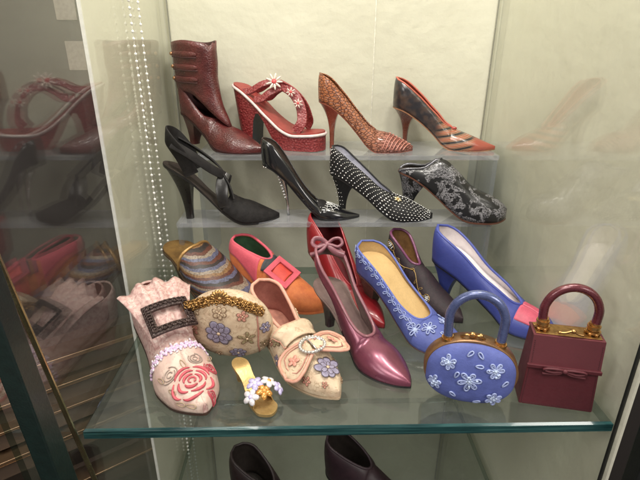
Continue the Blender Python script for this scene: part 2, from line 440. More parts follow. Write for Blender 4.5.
# back and side walls of the niche
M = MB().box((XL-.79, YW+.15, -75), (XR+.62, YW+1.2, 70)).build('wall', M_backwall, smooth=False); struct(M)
o = MB().box((XR+.42, 20.7, -75), (XR+.60, YW+.14, 70)).build('side_wall', M_wall, smooth=False); struct(o)
o = MB().box((XL-.80, 31.6, -75), (XL-.66, YW+.10, 70)).build('side_wall', M_wall, smooth=False); struct(o)
o = MB().box((XL-.83, 31.45, -75), (XL-.62, 31.59, 70)).build('corner_bead', mat('white_edge', (.8, .78, .7), .35), smooth=False)
tag(o, 'thin pale edging strip down the front edge of the cream left side wall', 'edging')
o = MB().box((-120, -80, -76), (140, 60, -75.2)).build('floor', M_dark, smooth=False); struct(o)
o = MB().box((-75, -60, -75), (-74, 46, 90)).build('room_wall', M_dark, smooth=False); struct(o)
o = MB().box((-73.9, 58, -75), (-13.5, 59, 90)).build('room_wall', M_dark, smooth=False); struct(o)

o = MB().box((XR+2.2, 58, -75), (139, 59, 90)).build('room_wall', M_dark, smooth=False); struct(o)
o = MB().box((6.2, YW+.09, -70), (6.3, YW+.16, 65)).build('sheen_strip', mat('pale_sheen', (.80, .78, .66), .5, wear=0), smooth=False); tag(o, 'faint pale vertical strip imitating sheen on the cream back wall, right of centre', 'painted sheen')  # pale strip stands in for a faint reflected line
# glass panels
def panel(name, label, pts_yz, x0, x1, em=None):
    n = len(pts_yz); V = [(x0, y, z) for y, z in pts_yz]+[(x1, y, z) for y, z in pts_yz]
    mb = MB(); mb.add(V, [tuple(range(n)), tuple(range(2*n-1, n-1, -1))]); b = 0
    for i in range(n): mb.f.append((i, (i+1) % n, n+(i+1) % n, n+i)); mb.mi.append(1)
    o = mb.build(name, [M_glass, em or M_pedge], smooth=False, merge=1e-6); tag(o, label, 'glass panel'); return o
panel('side_pane', 'tall clear glass side panel left of the shoes, reflecting the red sandal', [(12.5, 45), (YW+.3, 45), (YW+.3, -70), (22.5, -70)], XL-.38, XL-.05)
panel('side_pane', 'tall clear glass side panel right of the burgundy handbag', [(20.9, 45), (YW+.3, 45), (YW+.3, -70), (20.9, -70)], XR+.08, XR+.36, M_black)
# metal seams in the back corners
for x, l in ((XL+.13, 'thin steel strip in the left back corner behind the ankle boot'), (XR-.13, 'thin steel strip in the right back corner beyond the striped pump')):
    o = MB().box((x-.05, YW-.16, -70), (x+.05, YW+.02, 70)).build('corner_strip', M_steel, smooth=False); tag(o, l, 'metal strip')

# glass shelf
def shelf(z, label, y0, y1, th=.74):
    mb = MB(); x0, x1 = XL+.04, XR-.04; c = .12
    def ring(zz, i): return [(x0+i, y0+i, zz), (x1-i, y0+i, zz), (x1-i, y1-i, zz), (x0+i, y1-i, zz)]
    R = [ring(z-th, c), ring(z-th+c, 0), ring(z-c, 0), ring(z, c)]
    mb.grid([[r[3], r[0], r[1], r[2]][1:3] for r in R], mi=1); mb.grid([[r[1], r[2], r[3], r[0]] for r in R], mi=2); mb.add(R[0], [(3, 2, 1, 0)]); mb.add(R[3], [(0, 1, 2, 3)])
    o = mb.build('glass_shelf', [M_shelfglass, M_edge, M_pedge], smooth=False); tag(o, label, 'shelf'); return o
shelf(0, 'glass shelf with a thick green front edge carrying the shoes and purses', 20.8, 41.4)
shelf(-19.0, 'lower glass shelf under the main one, carrying dark shoes', 24.0, 45)

# acrylic risers: a top plate on two end plates
def riser(x0, x1, y0, y1, z, label, th=.42):
    t = thing('acrylic_riser', ((x0+x1)/2, (y0+y1)/2, 0), 0, label, 'display riser'); cx, cy = (x0+x1)/2, (y0+y1)/2
    MB().box((x0-cx, y0-cy, z-th), (x1-cx, y1-cy, z)).build('top_plate', M_acr, t, smooth=False, bevel=.05)
    for a, b in ((x0-cx+.05, x0-cx+.45), (x1-cx-.45, x1-cx-.05)):
        MB().box((a, y0-cy+.05, .01), (b, y1-cy-.05, z-th-.003)).build('end_plate', M_acre, t, smooth=False, bevel=.04)
riser(-10.85, 15.5, 37.35, 40.75, 6.0, 'lower clear acrylic riser holding the row of black shoes')
riser(-9.6, 16.7, 40.95, 47.3, 10.8, 'taller clear acrylic riser at the back holding the dark red ankle boot')

# bead strings along the left side wall
for y, l in ((37.6, 'string of small white beads hanging on the left wall, the one nearer the camera'), (39.6, 'string of small white beads hanging on the left wall, the one nearer the back corner')):
    mb = MB(); z = 44; k = 0
    while z > -42:
        mb.ball((0, 0, z), .115, 8); z -= .50+.02*math.sin(k*1.7); k += 1
    mb.tube([(0, 0, 44), (0, 0, -42)], .012, 6)
    o = mb.build('bead_string', M_bead); o.location = (XL+.16, y, 0); tag(o, l, 'bead string', 'white bead strings')

# front frame of the case
o = MB().box((-.35, -.5, -46), (.35, .5, 60)).build('frame_post', M_black, bevel=.08, smooth=False); o.location = (XR+.78, 19.2, 0); tag(o, 'black upright frame post at the lower right corner of the picture', 'frame post')
def bar(name, a, b, r, m, label, cat, flat=1.0):
    o = MB().tube([a, b], r, 10, flat=flat).build(name, m, angle=30); tag(o, label, cat); return o

bar('frame_rod', (-12.0, 16.2, 17.5), (-12.25, 21.0, -6.5), .13, mat('greenish_brass', (.42, .40, .22), .25, metal=1, col2=(.25, .1, .06), vs=.5), 'thin brassy upright rod at the left front corner of the glass shelf', 'rod')
t = MB().box((-.38, -.5, -9), (.38, .5, 9)).build('glass_door_edge', mat('dark_green_glass', (.004, .014, .012), .35, coat=.2, wear=0), smooth=False, bevel=.06)
t.location = (-10.15, 14.5, 4.2); t.rotation_euler = (0, math.radians(-4.2), 0); tag(t, 'dark green upright edge of a thick glass door at the lower left', 'glass door')
# what shows through the left glass: a dark wooden plinth with brass mouldings, and stand-in panels for bluish and pale reflections
ang = math.degrees(math.atan2(.58, .815))
pl = thing('wooden_plinth', (-33.4, 43.1, -75), ang, 'dark wooden plinth with rows of brass mouldings seen through the left glass', 'plinth')
MB().box((-30, .5, .2), (16, 6, 60.5)).build('body', M_wood, pl, smooth=False)
for zz, dy, h in ((61, 0, .5), (58.3, -1.3, .45), (55.9, -2.5, .3), (53.2, -3.9, .5), (48.5, -6.5, .3)):
    MB().box((-30, dy, zz-h), (16, dy+2.2+(1.0 if dy > -1 else 0), zz)).build('moulding', M_brass, pl, smooth=False, bevel=.06)
    MB().box((-30, dy+.25, zz-2.4), (16, dy+3.2, zz-h-.005)).build('step', M_wood, pl, smooth=False)
M_blue = newmat('reflected_window_light'); _m = M_blue[2]; _m.inputs['Base Color'].default_value = (.02, .03, .08, 1); _m.inputs['Emission Color'].default_value = (.05, .06, .20, 1); _m.inputs['Emission Strength'].default_value = .28; M_blue = M_blue[0]
M_pale = newmat('reflected_window_glow'); _m = M_pale[2]; _m.inputs['Base Color'].default_value = (.3, .35, .5, 1); _m.inputs['Emission Color'].default_value = (.45, .48, .85, 1); _m.inputs['Emission Strength'].default_value = .16; M_pale = M_pale[0]  # emission imitates the reflected bluish light
t = thing('window_reflection', (-43.5, 57.2, -12), 0, 'dim blue glowing panel with pale bars, standing in for a reflection in the left glass', 'window_reflection')
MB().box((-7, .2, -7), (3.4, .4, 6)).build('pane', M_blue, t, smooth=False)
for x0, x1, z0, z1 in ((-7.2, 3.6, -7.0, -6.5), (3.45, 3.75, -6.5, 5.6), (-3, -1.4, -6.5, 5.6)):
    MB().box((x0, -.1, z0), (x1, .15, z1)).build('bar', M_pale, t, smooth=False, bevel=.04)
M_refl = mat('pale_reflection', (.34, .29, .24), .6)
for i, (x, z, a, b, l) in enumerate(((-25.9, 25.0, 1.1, 3.2, 'tall pale panel standing in for a reflection in the left glass'), (-25.6, 18.2, 1.0, 1.5, 'small square pale panel below the tall one, also standing in for a reflection'))):
    o = MB().box((-a, -.1, -b), (a, .1, b)).build('reflection_panel', M_refl, smooth=False, bevel=.03); o.location = (x, 57.8, z); tag(o, l, 'reflection')  # flat panels put in for pale reflections
# ---------------------------------------------------------------- shoes on the top riser
def shoe(name, xy, z, yaw, label, group=None, inset=.7, scale=1.0, cat='shoe'):
    a = math.radians(yaw)
    return thing(name, (xy[0]-math.cos(a)*inset, xy[1]-math.sin(a)*inset, z+.02), yaw, label, cat, group, scale)
G1, G2, G3 = 'miniature shoes on the tall riser', 'miniature shoes on the low riser', 'miniature shoes on the glass shelf'

# 1 dark red ankle boot
M_oxb = mat('oxblood_leather', (.068, .011, .011), .36, coat=.25, bump=('voronoi', 8, .45), col2=(.115, .018, .017), vs=1.2)
M_oxb_in = mat('boot_lining', (.045, .010, .010), .7)
M_gold = mat('gold', (.46, .27, .10), .36, metal=1, col2=(.22, .11, .04), vs=3, bump=('noise', 9, .3))
M_brassb = mat('dull_brass', (.45, .26, .14), .4, metal=1)
t = shoe('ankle_boot', (-10.9, 46.2), 10.8, -33, 'dark red leather ankle boot with three buttoned straps on the tall riser', G1)
L = Last(9.0, [(0, 1.15), (.2, 1.3), (.4, 1.4), (.55, 1.65), (.7, 1.65), (.85, 1.15), (1, .42)], pump_sole(3.0, .62),
         [(0, 2.9), (.1, 2.6), (.2, 1.9), (.35, 1.35), (.5, 2.0), (.6, 2.0), (.75, 1.5), (.9, .9), (1, .4)], th=.48, of=.85, bulge=.06, tr=.9)
upper(L).build('upper', M_oxb, t, thick=.12, inner=M_oxb_in)
slab(L, -.14, 0.02, 1.02).build('sole', mat('dark_sole', (.03, .012, .010), .5), t, bevel=.03)
slab(L, .03, .10, .94, t1=.75).build('insole', M_oxb_in, t)
heel(L, .25, .95, .38, .42, 1.8).build('heel', M_oxb, t, angle=50)
P = []
nph = 40
for i in range(nph):
    ph = 2*PI*i/nph; c, s_ = math.cos(ph), math.sin(ph); row = []
    near = max(0, -s_)
    zb = interp([(-1, 4.4), (-.3, 4.9), (.2, 4.75), (.55, 4.0), (.8, 3.0), (1, 2.0)], c) if s_ < 0 else interp([(-1, 4.4), (0, 3.4), (1, 2.0)], c)
    for k in range(13):
        q = k/12; z = zb+(9.0+.10*math.sin(3*ph)-.28*math.exp(-((abs(ph-PI)-PI+.25)/.22)**2)-zb)*q
        lean = 1.9+1.05*max(0, 1-(z-2.0)/3.0)**1.3*max(0, c)
        rx = (2.2+.30*max(0, (6.2-z)/3)*max(0, c)+.16*q); ry = 1.25+.2*q
        row.append((lean+rx*c*(1+.02*math.sin(9*q*2+ph)), ry*s_, z))
    P.append(row)
sh = MB().grid(P, cu=True).build('shaft', M_oxb, t, thick=.13, inner=M_oxb_in)
for zz, ln in ((8.0, 1.35), (6.95, 1.35), (5.95, 1.3)):
    pts = []; nr = []
    for k in range(15):
        ph = -PI*.80+(PI*.50)*k/14*ln/1.35; c, s_ = math.cos(ph), math.sin(ph)
        pts.append(Vector((1.9+2.32*c, (1.25+.2*(zz-4)/5+.05)*s_, zz-.05*k/14))); nr.append((c*1.2, s_*1.7, 0))
    for j, (dz, r) in enumerate(((.13, .05), (-.13, .05))):
        pass
    ribbon(pts, [.46]*13+[.34, .14], .09, nrm=nr).build('strap', M_oxb, t, angle=50)
    MB().tube([p+Vector((0, -.03, -.25)) for p in pts], .045, 6).build('strap_shadow_line', M_oxb_in, t)  # dark tube added as the line of shade under each strap
    MB().ball(pts[1]+Vector((-.04, -.10, 0)), (.16, .12, .16), 10).build('button', M_brassb, t)

# 2 red platform sandal
M_rs = mat('red_snakeskin', (.19, .018, .020), .38, coat=.2, bump=('voronoi', 5.5, 1.0), col2=(.29, .045, .045), vs=6)
M_ri = mat('red_insole', (.34, .055, .045), .5, col2=(.27, .04, .035), vs=1.5)
M_white = mat('white_trim', (.72, .56, .53), .5)
M_darkarch = mat('dark_arch', (.02, .025, .032), .45)
t = shoe('platform_sandal', (-6.3, 46.2), 10.8, -22, 'red snakeskin platform sandal with white stripe and small daisies on the strap', G1, inset=.4)
L = Last(8.9, [(0, 1.05), (.2, 1.15), (.4, 1.15), (.7, 1.5), (.88, 1.35), (1, 1.0)], [(0, 5.35), (.1, 5.05), (.25, 4.1), (.42, 2.75), (.6, 1.65), (.72, 1.35), (1, 1.5)], [(0, .5), (1, .5)], th=0, hr=.12, tr=.9, tq=.5)
def zb(t_): return interp([(0, 0), (.215, 0.0), (.235, 1.2), (.27, 2.7), (.31, 3.1), (.37, 2.5), (.47, 1.0), (.58, .0), (1, .05)], t_)
tp = []; bt = []; TT = sorted([(1-math.cos(PI*i/44))/2 for i in range(45)]+[.2, .215, .22, .225, .235, .25])
hx = lambda t_, z: 8.9*t_+(.75*(1-z/5)*max(0, 1-t_/.3) if t_ < .3 else 0)
for tt in TT:
    a = []; b = []
    for j in range(9):
        u = -1+j/4; a.append((8.9*tt, u*L.W(tt), L.SZ(tt))); b.append((hx(tt, zb(tt)), u*L.W(tt)*(.97-.18*max(0, 1-tt/.28)), zb(tt)))
    tp.append(a); bt.append(b)
mb = MB(); mb.grid(tp)
for col in (0, 8):
    mb.grid([[tuple(np.array(r[col])*(1-q)+np.array(s_[col])*q) for r, s_ in zip(tp, bt)] for q in (0, .2, .4, .6, .8, 1)])
mb.grid(bt, mi=1)
mb.build('platform', [M_rs, M_darkarch], t, angle=40, merge=2e-3)
a = [Vector((8.9*tt, -L.W(tt)*1.0, L.SZ(tt)-.02)) for tt in TT[::-1]]+[Vector((8.9*tt, L.W(tt)*1.0, L.SZ(tt)-.02)) for tt in TT[1:-1]]
MB().tube(a, .13, 8, closed=True).build('stripe', M_white, t)
slab(L, .02, .22, .96).build('insole', M_ri, t, bevel=.05)
def arch(t0, t1, h, wd, th=.12, n=18, side=(0, 1), skew=0):
    pts = []; nr = []
    for k in range(n+1):
        q = side[0]+(side[1]-side[0])*k/n; ph = PI*q; tt = t0+(t1-t0)*math.sin(ph)+skew*(q-.5); y = -math.cos(ph)*L.W(tt)*.98
        pts.append(Vector((8.9*tt, y, L.SZ(tt)+.05+h*math.sin(ph)**.8))); nr.append((.35, -math.cos(ph)*1.1, .3+math.sin(ph)))
    return ribbon(pts, wd, th, nrm=nr)
for sd in (-1, 1):
    for pts, wd, nn in (([(1.3, .98, 5.15), (2.2, .9, 5.95), (3.2, .7, 6.5), (4.3, .15, 6.75)], .62, (-.1, 1, .55)),
                        ([(2.5, 1.0, 4.45), (3.2, .95, 5.15), (3.9, .75, 5.8), (4.7, .2, 6.2)], .62, (.1, 1, .45)),
                        ([(6.6, 1.32, 1.7), (7.0, 1.15, 2.7), (7.05, .85, 3.8), (6.7, .5, 4.9), (5.8, .2, 5.9), (4.5, 0, 6.5)], .85, (.35, 1, .3))):
        q = spline([(x, sd*y*(1 if sd < 0 else .85), z-.95*min(1, max(0, (z-(5.2-.45*x))/1.6))*1.0) for x, y, z in pts], 7)
        ribbon(q, wd, .16, nrm=(nn[0], sd*nn[1], nn[2])).build('strap', M_rs, t, angle=40)
cen = spline([(4.0, -.45, 5.75), (5.0, -.4, 5.5), (6.0, -.5, 4.75), (6.7, -.75, 3.85), (6.95, -1.0, 3.0)], 6)
M_pink = mat('pale_petal', (.78, .55, .47), .45)
M_dc = mat('daisy_centre', (.45, .05, .05), .4)
for k, (i, rr) in enumerate(((2, .74), (11, .42), (17, .42))):
    p = cen[i]+Vector((.12, -.3, .1)); mb = MB(); flower(mb, p, (.35, -.85, .4), rr, 9 if k == 0 else 7, h=.10, wid=.28, rot=.3, cmi=1, cr=.34); mb.build('daisy', [M_pink, M_dc], t)

# 3 tan embossed pump
def _lep(nt, tc):
    mp = N(nt, 'ShaderNodeMapping'); mp.inputs['Scale'].default_value = (.75, 1, 1.35); mp.inputs['Rotation'].default_value = (0, .5, 0); nt.links.new(tc.outputs['Object'], mp.inputs[0])
    v = N(nt, 'ShaderNodeTexVoronoi', Scale=3.4); v.feature = 'DISTANCE_TO_EDGE'; nt.links.new(mp.outputs[0], v.inputs['Vector'])
    sep = N(nt, 'ShaderNodeSeparateXYZ'); nt.links.new(tc.outputs['Object'], sep.inputs[0])
    mr = N(nt, 'ShaderNodeMapRange'); mr.inputs['From Max'].default_value = 8.5; nt.links.new(sep.outputs[0], mr.inputs['Value'])
    base = ramp(nt, mr.outputs[0], ((.1, (.36, .12, .045)), (.5, (.36, .14, .07)), (.8, (.30, .11, .09))))
    d = ramp(nt, v.outputs['Distance'], ((.02, (0, 0, 0)), (.16, (1, 1, 1))))
    return mixc(nt, d, (.10, .028, .014), base), d
M_lep = patmat('embossed_tan', _lep, rough=.4, coat=.25, bump=.8)
M_tanin = mat('tan_lining', (.36, .17, .06), .55)
M_heelred = mat('brown_lacquer', (.26, .07, .04), .25, coat=.5)
t = shoe('court_pump', (1.95, 44.2), 10.8, -9, 'tan stiletto pump with embossed leopard texture, between the platform sandal and the striped pump', G1, inset=.95)
L = Last(8.6, [(0, 1.15), (.15, 1.25), (.35, 1.12), (.5, 1.3), (.66, 1.5), (.8, 1.28), (.92, .78), (1, .35)], pump_sole(4.2, .64, .10),
         [(0, 2.3), (.1, 2.1), (.25, 1.75), (.4, 1.6), (.6, 1.7), (.7, 1.6), (.85, 1.05), (1, .3)], th=.60, of=.82, lean=-.1, bulge=.10)
upper(L).build('upper', M_lep, t, thick=.08, inner=M_tanin)
piping(L, .07).build('piping', M_lep, t)
slab(L, -.10, .01, 1.0).build('sole', M_heelred, t, bevel=.03)
slab(L, .02, .08, .93, t1=.8).build('insole', M_tanin, t)
heel(L, .22, 1.25, .20, .22, 3.2).build('heel', M_heelred, t, angle=50)
mb = MB()
for k in range(7):
    for sd in (-1, 1):
        t0 = .70+.035*k; pts = [L.P(min(.98, t0+.10*(v-.3)), sd, v, .03) for v in [i/10 for i in range(1, 10)]]
        mb.tube(pts, .055, 6)
mb.build('toe_ridges', mat('rose_tan', (.42, .17, .13), .35, coat=.3), t)

# 4 dark multicolour striped pump
def _multi(nt, tc):
    mp = N(nt, 'ShaderNodeMapping'); mp.inputs['Rotation'].default_value = (0, .35, .5); mp.inputs['Scale'].default_value = (.62, .35, 1.0)
    nt.links.new(tc.outputs['Object'], mp.inputs[0]); wv = N(nt, 'ShaderNodeTexWave', Scale=.55, Distortion=2.2, Detail=1.0); wv.bands_direction = 'Z'
    wv.inputs['Detail Scale'].default_value = .6
    nt.links.new(mp.outputs[0], wv.inputs['Vector'])
    st = ramp(nt, wv.outputs['Fac'], ((0, (.03, .022, .022)), (.22, (.38, .26, .14)), (.36, (.10, .03, .02)), (.52, (.45, .13, .08)), (.68, (.05, .03, .03)), (.8, (.42, .30, .18)), (.92, (.33, .09, .05))), 'CONSTANT')
    sep = N(nt, 'ShaderNodeSeparateXYZ'); nt.links.new(tc.outputs['Object'], sep.inputs[0])
    mr = N(nt, 'ShaderNodeMapRange'); mr.inputs['From Min'].default_value = 3.9; mr.inputs['From Max'].default_value = 4.7; nt.links.new(sep.outputs[0], mr.inputs['Value'])
    mr2 = N(nt, 'ShaderNodeMapRange'); mr2.inputs['From Min'].default_value = 7.0; mr2.inputs['From Max'].default_value = 7.4; nt.links.new(sep.outputs[0], mr2.inputs['Value'])
    nz = N(nt, 'ShaderNodeTexNoise', Scale=2.0, Detail=4.0); nt.links.new(tc.outputs['Object'], nz.inputs['Vector'])
    dk = ramp(nt, nz.outputs['Fac'], ((.4, (.022, .020, .024)), (.65, (.07, .045, .035))))
    return mixc(nt, mr2.outputs[0], mixc(nt, mr.outputs[0], dk, st), (.30, .07, .045)), wv.outputs['Fac']
M_multi = patmat('striped_leather', _multi, rough=.28, coat=.4, bump=.25)
M_coral = mat('coral_lining', (.46, .11, .07), .5)
t = shoe('court_pump', (8.95, 46.0), 10.8, -20, 'dark leather pump with coral lining and cream and brown striped toe', G1, inset=.95, scale=1.06)
L = Last(9.0, [(0, 1.1), (.15, 1.2), (.35, 1.05), (.5, 1.15), (.66, 1.35), (.8, 1.1), (.92, .55), (1, .12)], pump_sole(3.3, .62, .14),
         [(0, 2.4), (.1, 2.2), (.25, 1.9), (.4, 1.7), (.55, 1.7), (.7, 1.35), (.85, .85), (1, .22)], th=.58, of=.82, lean=-.15, bulge=.10, tr=.93)
upper(L).build('upper', M_multi, t, thick=.08, inner=M_coral)
piping(L, .08).build('piping', M_coral, t)
slab(L, -.10, .01, 1.0).build('sole', mat('tan_sole', (.35, .16, .08), .4), t, bevel=.03)
slab(L, .02, .08, .93, t1=.8).build('insole', M_coral, t)
heel(L, .22, 1.25, .20, .22, 3.0).build('heel', mat('brown_heel', (.17, .06, .04), .25, coat=.5), t, angle=50)
MB().ball(L.P(.6, -1, .93, .05), (.28, .2, .14), 10).build('knot', mat('red_knot', (.30, .03, .02), .3, coat=.4), t)

# ---------------------------------------------------------------- shoes on the low riser
M_blk = mat('black_fabric', (.006, .005, .005), .7, col2=(.014, .012, .012), bump=('noise', 14, .6), spec=.25)
M_blkin = mat('black_insole', (.035, .026, .022), .55)
M_blksat = mat('black_satin', (.010, .009, .009), .30, coat=.1)
M_sole = mat('black_sole', (.010, .010, .010), .45)
# 5 slingback
t = shoe('slingback_shoe', (-10.2, 38.6), 6.0, 0, 'black fabric slingback with crossed straps, leftmost on the low riser', G2, inset=1.5)
L = Last(9.3, [(0, 1.0), (.15, 1.05), (.35, .85), (.5, 1.15), (.7, 1.5), (.82, 1.25), (.93, .7), (1, .2)], [(0, 4.75), (.1, 4.35), (.22, 3.6), (.38, 2.05), (.52, .8), (.64, .12), (.70, 0), (.85, 0), (1, .18)],
         [(0, 2), (.45, 1.5), (.56, 1.75), (.7, 1.6), (.85, 1.05), (1, .25)], th=0, tr=.93)
upper(L, back=lambda v, sd: .50+.10*v).build('upper', M_blk, t, thick=.09, inner=M_blkin)
slab(L, -.16, .0, 1.0).build('sole', M_sole, t, bevel=.04)
slab(L, .01, .10, .98, t1=.9).build('insole', M_blkin, t, bevel=.03)
heel(L, .24, 1.75, .32, .30, 2.0, front=.1, pow_z=1.0).build('heel', M_blksat, t, angle=50)
def strap3(pts, wd, th, nrm, m, par, name='strap', n=7): return ribbon(spline(pts, n), wd, th, nrm=nrm).build(name, m, par, angle=40)
# heel loop, quarter uprights and crossed instep straps
lp = spline([(2.5, -1.0, 4.0), (1.9, -1.12, 5.4), (.95, -.95, 6.75), (.55, 0, 7.15), (.95, .95, 6.75), (1.9, 1.12, 5.4), (2.5, 1.0, 4.0)], 7)
ribbon(lp, 1.1, .12, nrm=[(Vector((p.x-2.3, p.y*1.6, .25))) for p in lp]).build('heel_strap', M_blk, t, angle=40)
strap3([(1.15, -1.08, 6.5), (2.6, -1.12, 5.6), (3.9, -.80, 4.5), (4.8, -.3, 3.8), (5.3, .3, 3.25)], .72, .12, (.3, -1, .6), M_blk, t)
strap3([(1.15, 1.08, 6.5), (2.6, 1.12, 5.6), (3.9, .80, 4.7), (4.7, .3, 4.0), (5.2, -.4, 3.2), (5.6, -.9, 1.9)], .72, .12, (.3, .6, .9), M_blk, t)
strap3([(5.0, .0, 3.9), (4.75, -.55, 3.3), (4.75, -1.0, 2.3), (4.9, -1.1, 1.3)], [1.0-.35*abs(i/21-.5) for i in range(22)], .12, (.1, -1, .4), M_blksat, t)

# 6 spider web stiletto
t = shoe('stiletto_pump', (-3.75, 39.4), 6.0, -6, 'glossy black stiletto with a silver crystal heel and white spider web on its toe', G2, inset=0)
M_patent = mat('black_patent', (.010, .010, .012), .14, coat=.7, bump=('noise', 3, .04))
M_silver = mat('silver', (.72, .70, .68), .2, metal=1, bump=('noise', 10, .3))
L = Last(8.2, [(0, .88), (.15, .92), (.35, .7), (.5, .85), (.66, 1.12), (.8, .9), (.92, .4), (1, .06)], [(0, 4.55), (.1, 4.25), (.22, 3.45), (.38, 1.85), (.52, .65), (.62, .08), (.68, 0), (.85, 0), (1, .12)],
         [(0, 2.1), (.1, 2.1), (.25, 1.7), (.45, 1.15), (.6, 1.05), (.66, 1.2), (.75, 1.0), (.88, .55), (1, .16)], th=.60, of=.86, lean=-.1, bulge=.14, tr=.95)
upper(L).build('upper', M_patent, t, thick=.07, inner=mat('dim_lining', (.10, .07, .055), .5))
slab(L, -.09, .01, 1.0).build('sole', M_sole, t, bevel=.03)
slab(L, .02, .07, .93, t1=.8).build('insole', mat('grey_insole', (.30, .27, .24), .5), t)
hl = MB().tube([(1.35, 0, 3.9), (1.75, 0, 3.1), (1.95, 0, 2.0), (2.05, 0, 1.0), (2.1, 0, .02)], [.42, .24, .15, .11, .13], 12).build('heel', M_silver, t)
mb = MB()
for k in range(9):
    z = 3.7-.26*k
    for q in range(3): mb.ball((1.42+.07*k+.04*(q-1)-.1, -.30+.02*k, z+.05*(q % 2)), (.09, .09, .09), 6)
for k in range(11): mb.ball((.25+.16*k, -.75+.02*k, L.SZ(.03+.02*k)-.10), .065, 6)
attach(hl, mb, M_silver)
mb = MB()
c0 = (5.55, -.05)
for k in range(10):
    a = 2*PI*k/10+.2; pts = []
    for i in range(5):
        r = .95*i/4; x = c0[0]+r*math.cos(a)*1.05; y = c0[1]+r*math.sin(a)*.85; pts.append(L.at(x, y, .035)[0])
    mb.tube(pts, .022, 5)
for rr in (.3, .55, .8):
    pts = []
    for k in range(40):
        a = 2*PI*k/40+.2; sag = 1-.10*abs(math.sin((a-.2)*5)); pts.append(L.at(c0[0]+rr*sag*math.cos(a)*1.05, c0[1]+rr*sag*math.sin(a)*.85, .035)[0])
    mb.tube(pts, .018, 5, closed=True)
mb.ball(L.at(c0[0], c0[1], .06)[0], .09, 8)
mb.build('spider_web', mat('web_thread', (.80, .80, .78), .3, metal=.3), t)
# black bow puff across the throat
MB().ball((4.75, 0.0, 1.05), (.75, .80, .42), 16).build('puff', M_blk, t)

# 7 studded pump
t = shoe('court_pump', (2.75, 40.0), 6.0, -12, 'black high heel pump covered in small silver studs with a gold flower on the toe', G2, inset=.85)
M_grosg = mat('black_suede', (.010, .010, .011), .7, bump=('noise', 18, .5))
M_lilac = mat('pale_lilac_lining', (.66, .66, .74), .5, col2=(.58, .58, .66), wear=.1)
L = Last(8.9, [(0, 1.15), (.15, 1.3), (.35, 1.2), (.5, 1.35), (.68, 1.55), (.82, 1.25), (.93, .72), (1, .3)], [(0, 3.6), (.1, 3.4), (.22, 2.8), (.38, 1.75), (.52, .7), (.64, .1), (.72, 0), (.85, 0), (1, .1)],
         [(0, 2.2), (.1, 2.1), (.25, 1.8), (.45, 1.65), (.6, 1.75), (.7, 1.65), (.85, 1.1), (1, .35)], th=.60, of=.90, lean=-.2, bulge=.12)
upo = upper(L).build('upper', M_grosg, t, thick=.08, inner=M_lilac)
piping(L, .08).build('piping', M_grosg, t)
slab(L, -.10, .01, 1.0).build('sole', M_sole, t, bevel=.03)
slab(L, .02, .08, .93, t1=.8).build('insole', M_lilac, t)
hl = heel(L, .24, 1.15, .28, .30, 2.4).build('heel', M_grosg, t, angle=50)
mb = MB(); 
for side in (-1, 1):
    nr_ = 0
    for i in range(30):
        tt = .012+i*.033
        for j in range(10):
            v = .07+j*.105
            if tt < L.th and v > .93: continue
            if (L.W(tt)*(1-(1-L.F(tt))*(1-math.cos(v*PI/2)))) < .10 and j > 4: continue
            t2 = tt+.016*(j % 2)
            if t2 > .985: continue
            t2 += random.uniform(-.003, .003); v = v+random.uniform(-.012, .012)
            p = L.P(t2, side, v, .02); n = L.Nn(t2, side, v)
            el = 1 if t2 < .5 else 1.7
            d = L.P(min(1, t2+.02), side, v)-p
            js = random.uniform(.7, 1.12)*(1.15 if v < .75 and t2 < .6 else .9); mb.ball(p, (.062*el*js, .062*js, .05), 6, frame(n, d))
M_stud = mat('silver_stud', (.82, .80, .76), .25, metal=.85); attach(upo, mb, M_stud)
mb = MB()
for k in range(9):
    z = 3.7-.36*k
    for q in range(-1, 2):
        f_ = max(0, z/4); mb.ball((.26+.9*(1-f_)**.6+q*.2, -(.98*f_**1.6+.30*(1-f_**1.6))-.0, z), .05, 6)
attach(hl, mb, M_stud)
mb = MB(); p, n = L.at(5.9, -.55, .06); flower(mb, p, n, .34, 6, h=.08, wid=.5, cmi=1); mb.build('flower', [mat('pale_gold', (.75, .58, .34), .3, metal=.8), M_gold], t)

# 8 black and silver floral mule
def _lace(nt, tc):
    v = N(nt, 'ShaderNodeTexVoronoi', Scale=1.5); v.inputs['Randomness'].default_value = .9
    nz = N(nt, 'ShaderNodeTexNoise', Scale=2.6, Detail=4.0); nt.links.new(tc.outputs['Object'], nz.inputs['Vector'])
    mx = N(nt, 'ShaderNodeVectorMath', operation='MULTIPLY_ADD'); mx.inputs[1].default_value = (.55, .55, .55)
    nt.links.new(nz.outputs['Color'], mx.inputs[0]); nt.links.new(tc.outputs['Object'], mx.inputs[2]); nt.links.new(mx.outputs[0], v.inputs['Vector'])
    r1 = ramp(nt, v.outputs['Distance'], ((0, (1, 1, 1)), (.07, (0, 0, 0)), (.30, (0, 0, 0)), (.36, (1, 1, 1))))
    n3 = N(nt, 'ShaderNodeTexNoise', Scale=.9, Detail=3.0, Distortion=.8); nt.links.new(tc.outputs['Object'], n3.inputs['Vector'])
    pm = ramp(nt, n3.outputs['Fac'], ((.45, (0, 0, 0)), (.49, (1, 1, 1))))
    r = mixc(nt, pm, (0, 0, 0), r1)
    n2 = N(nt, 'ShaderNodeTexNoise', Scale=9.0, Detail=3.0); nt.links.new(tc.outputs['Object'], n2.inputs['Vector'])
    sil = ramp(nt, n2.outputs['Fac'], ((.42, (.02, .02, .022)), (.6, (.24, .235, .25))))
    return mixc(nt, r, (.010, .010, .011), sil), r
M_lace = patmat('black_silver_brocade', _lace, rough=.32, coat=.2, bump=.5)
t = shoe('mule', (8.6, 40.2), 6.0, -15, 'black high heel mule with silver floral pattern, rightmost on the low riser', G2, inset=.8)
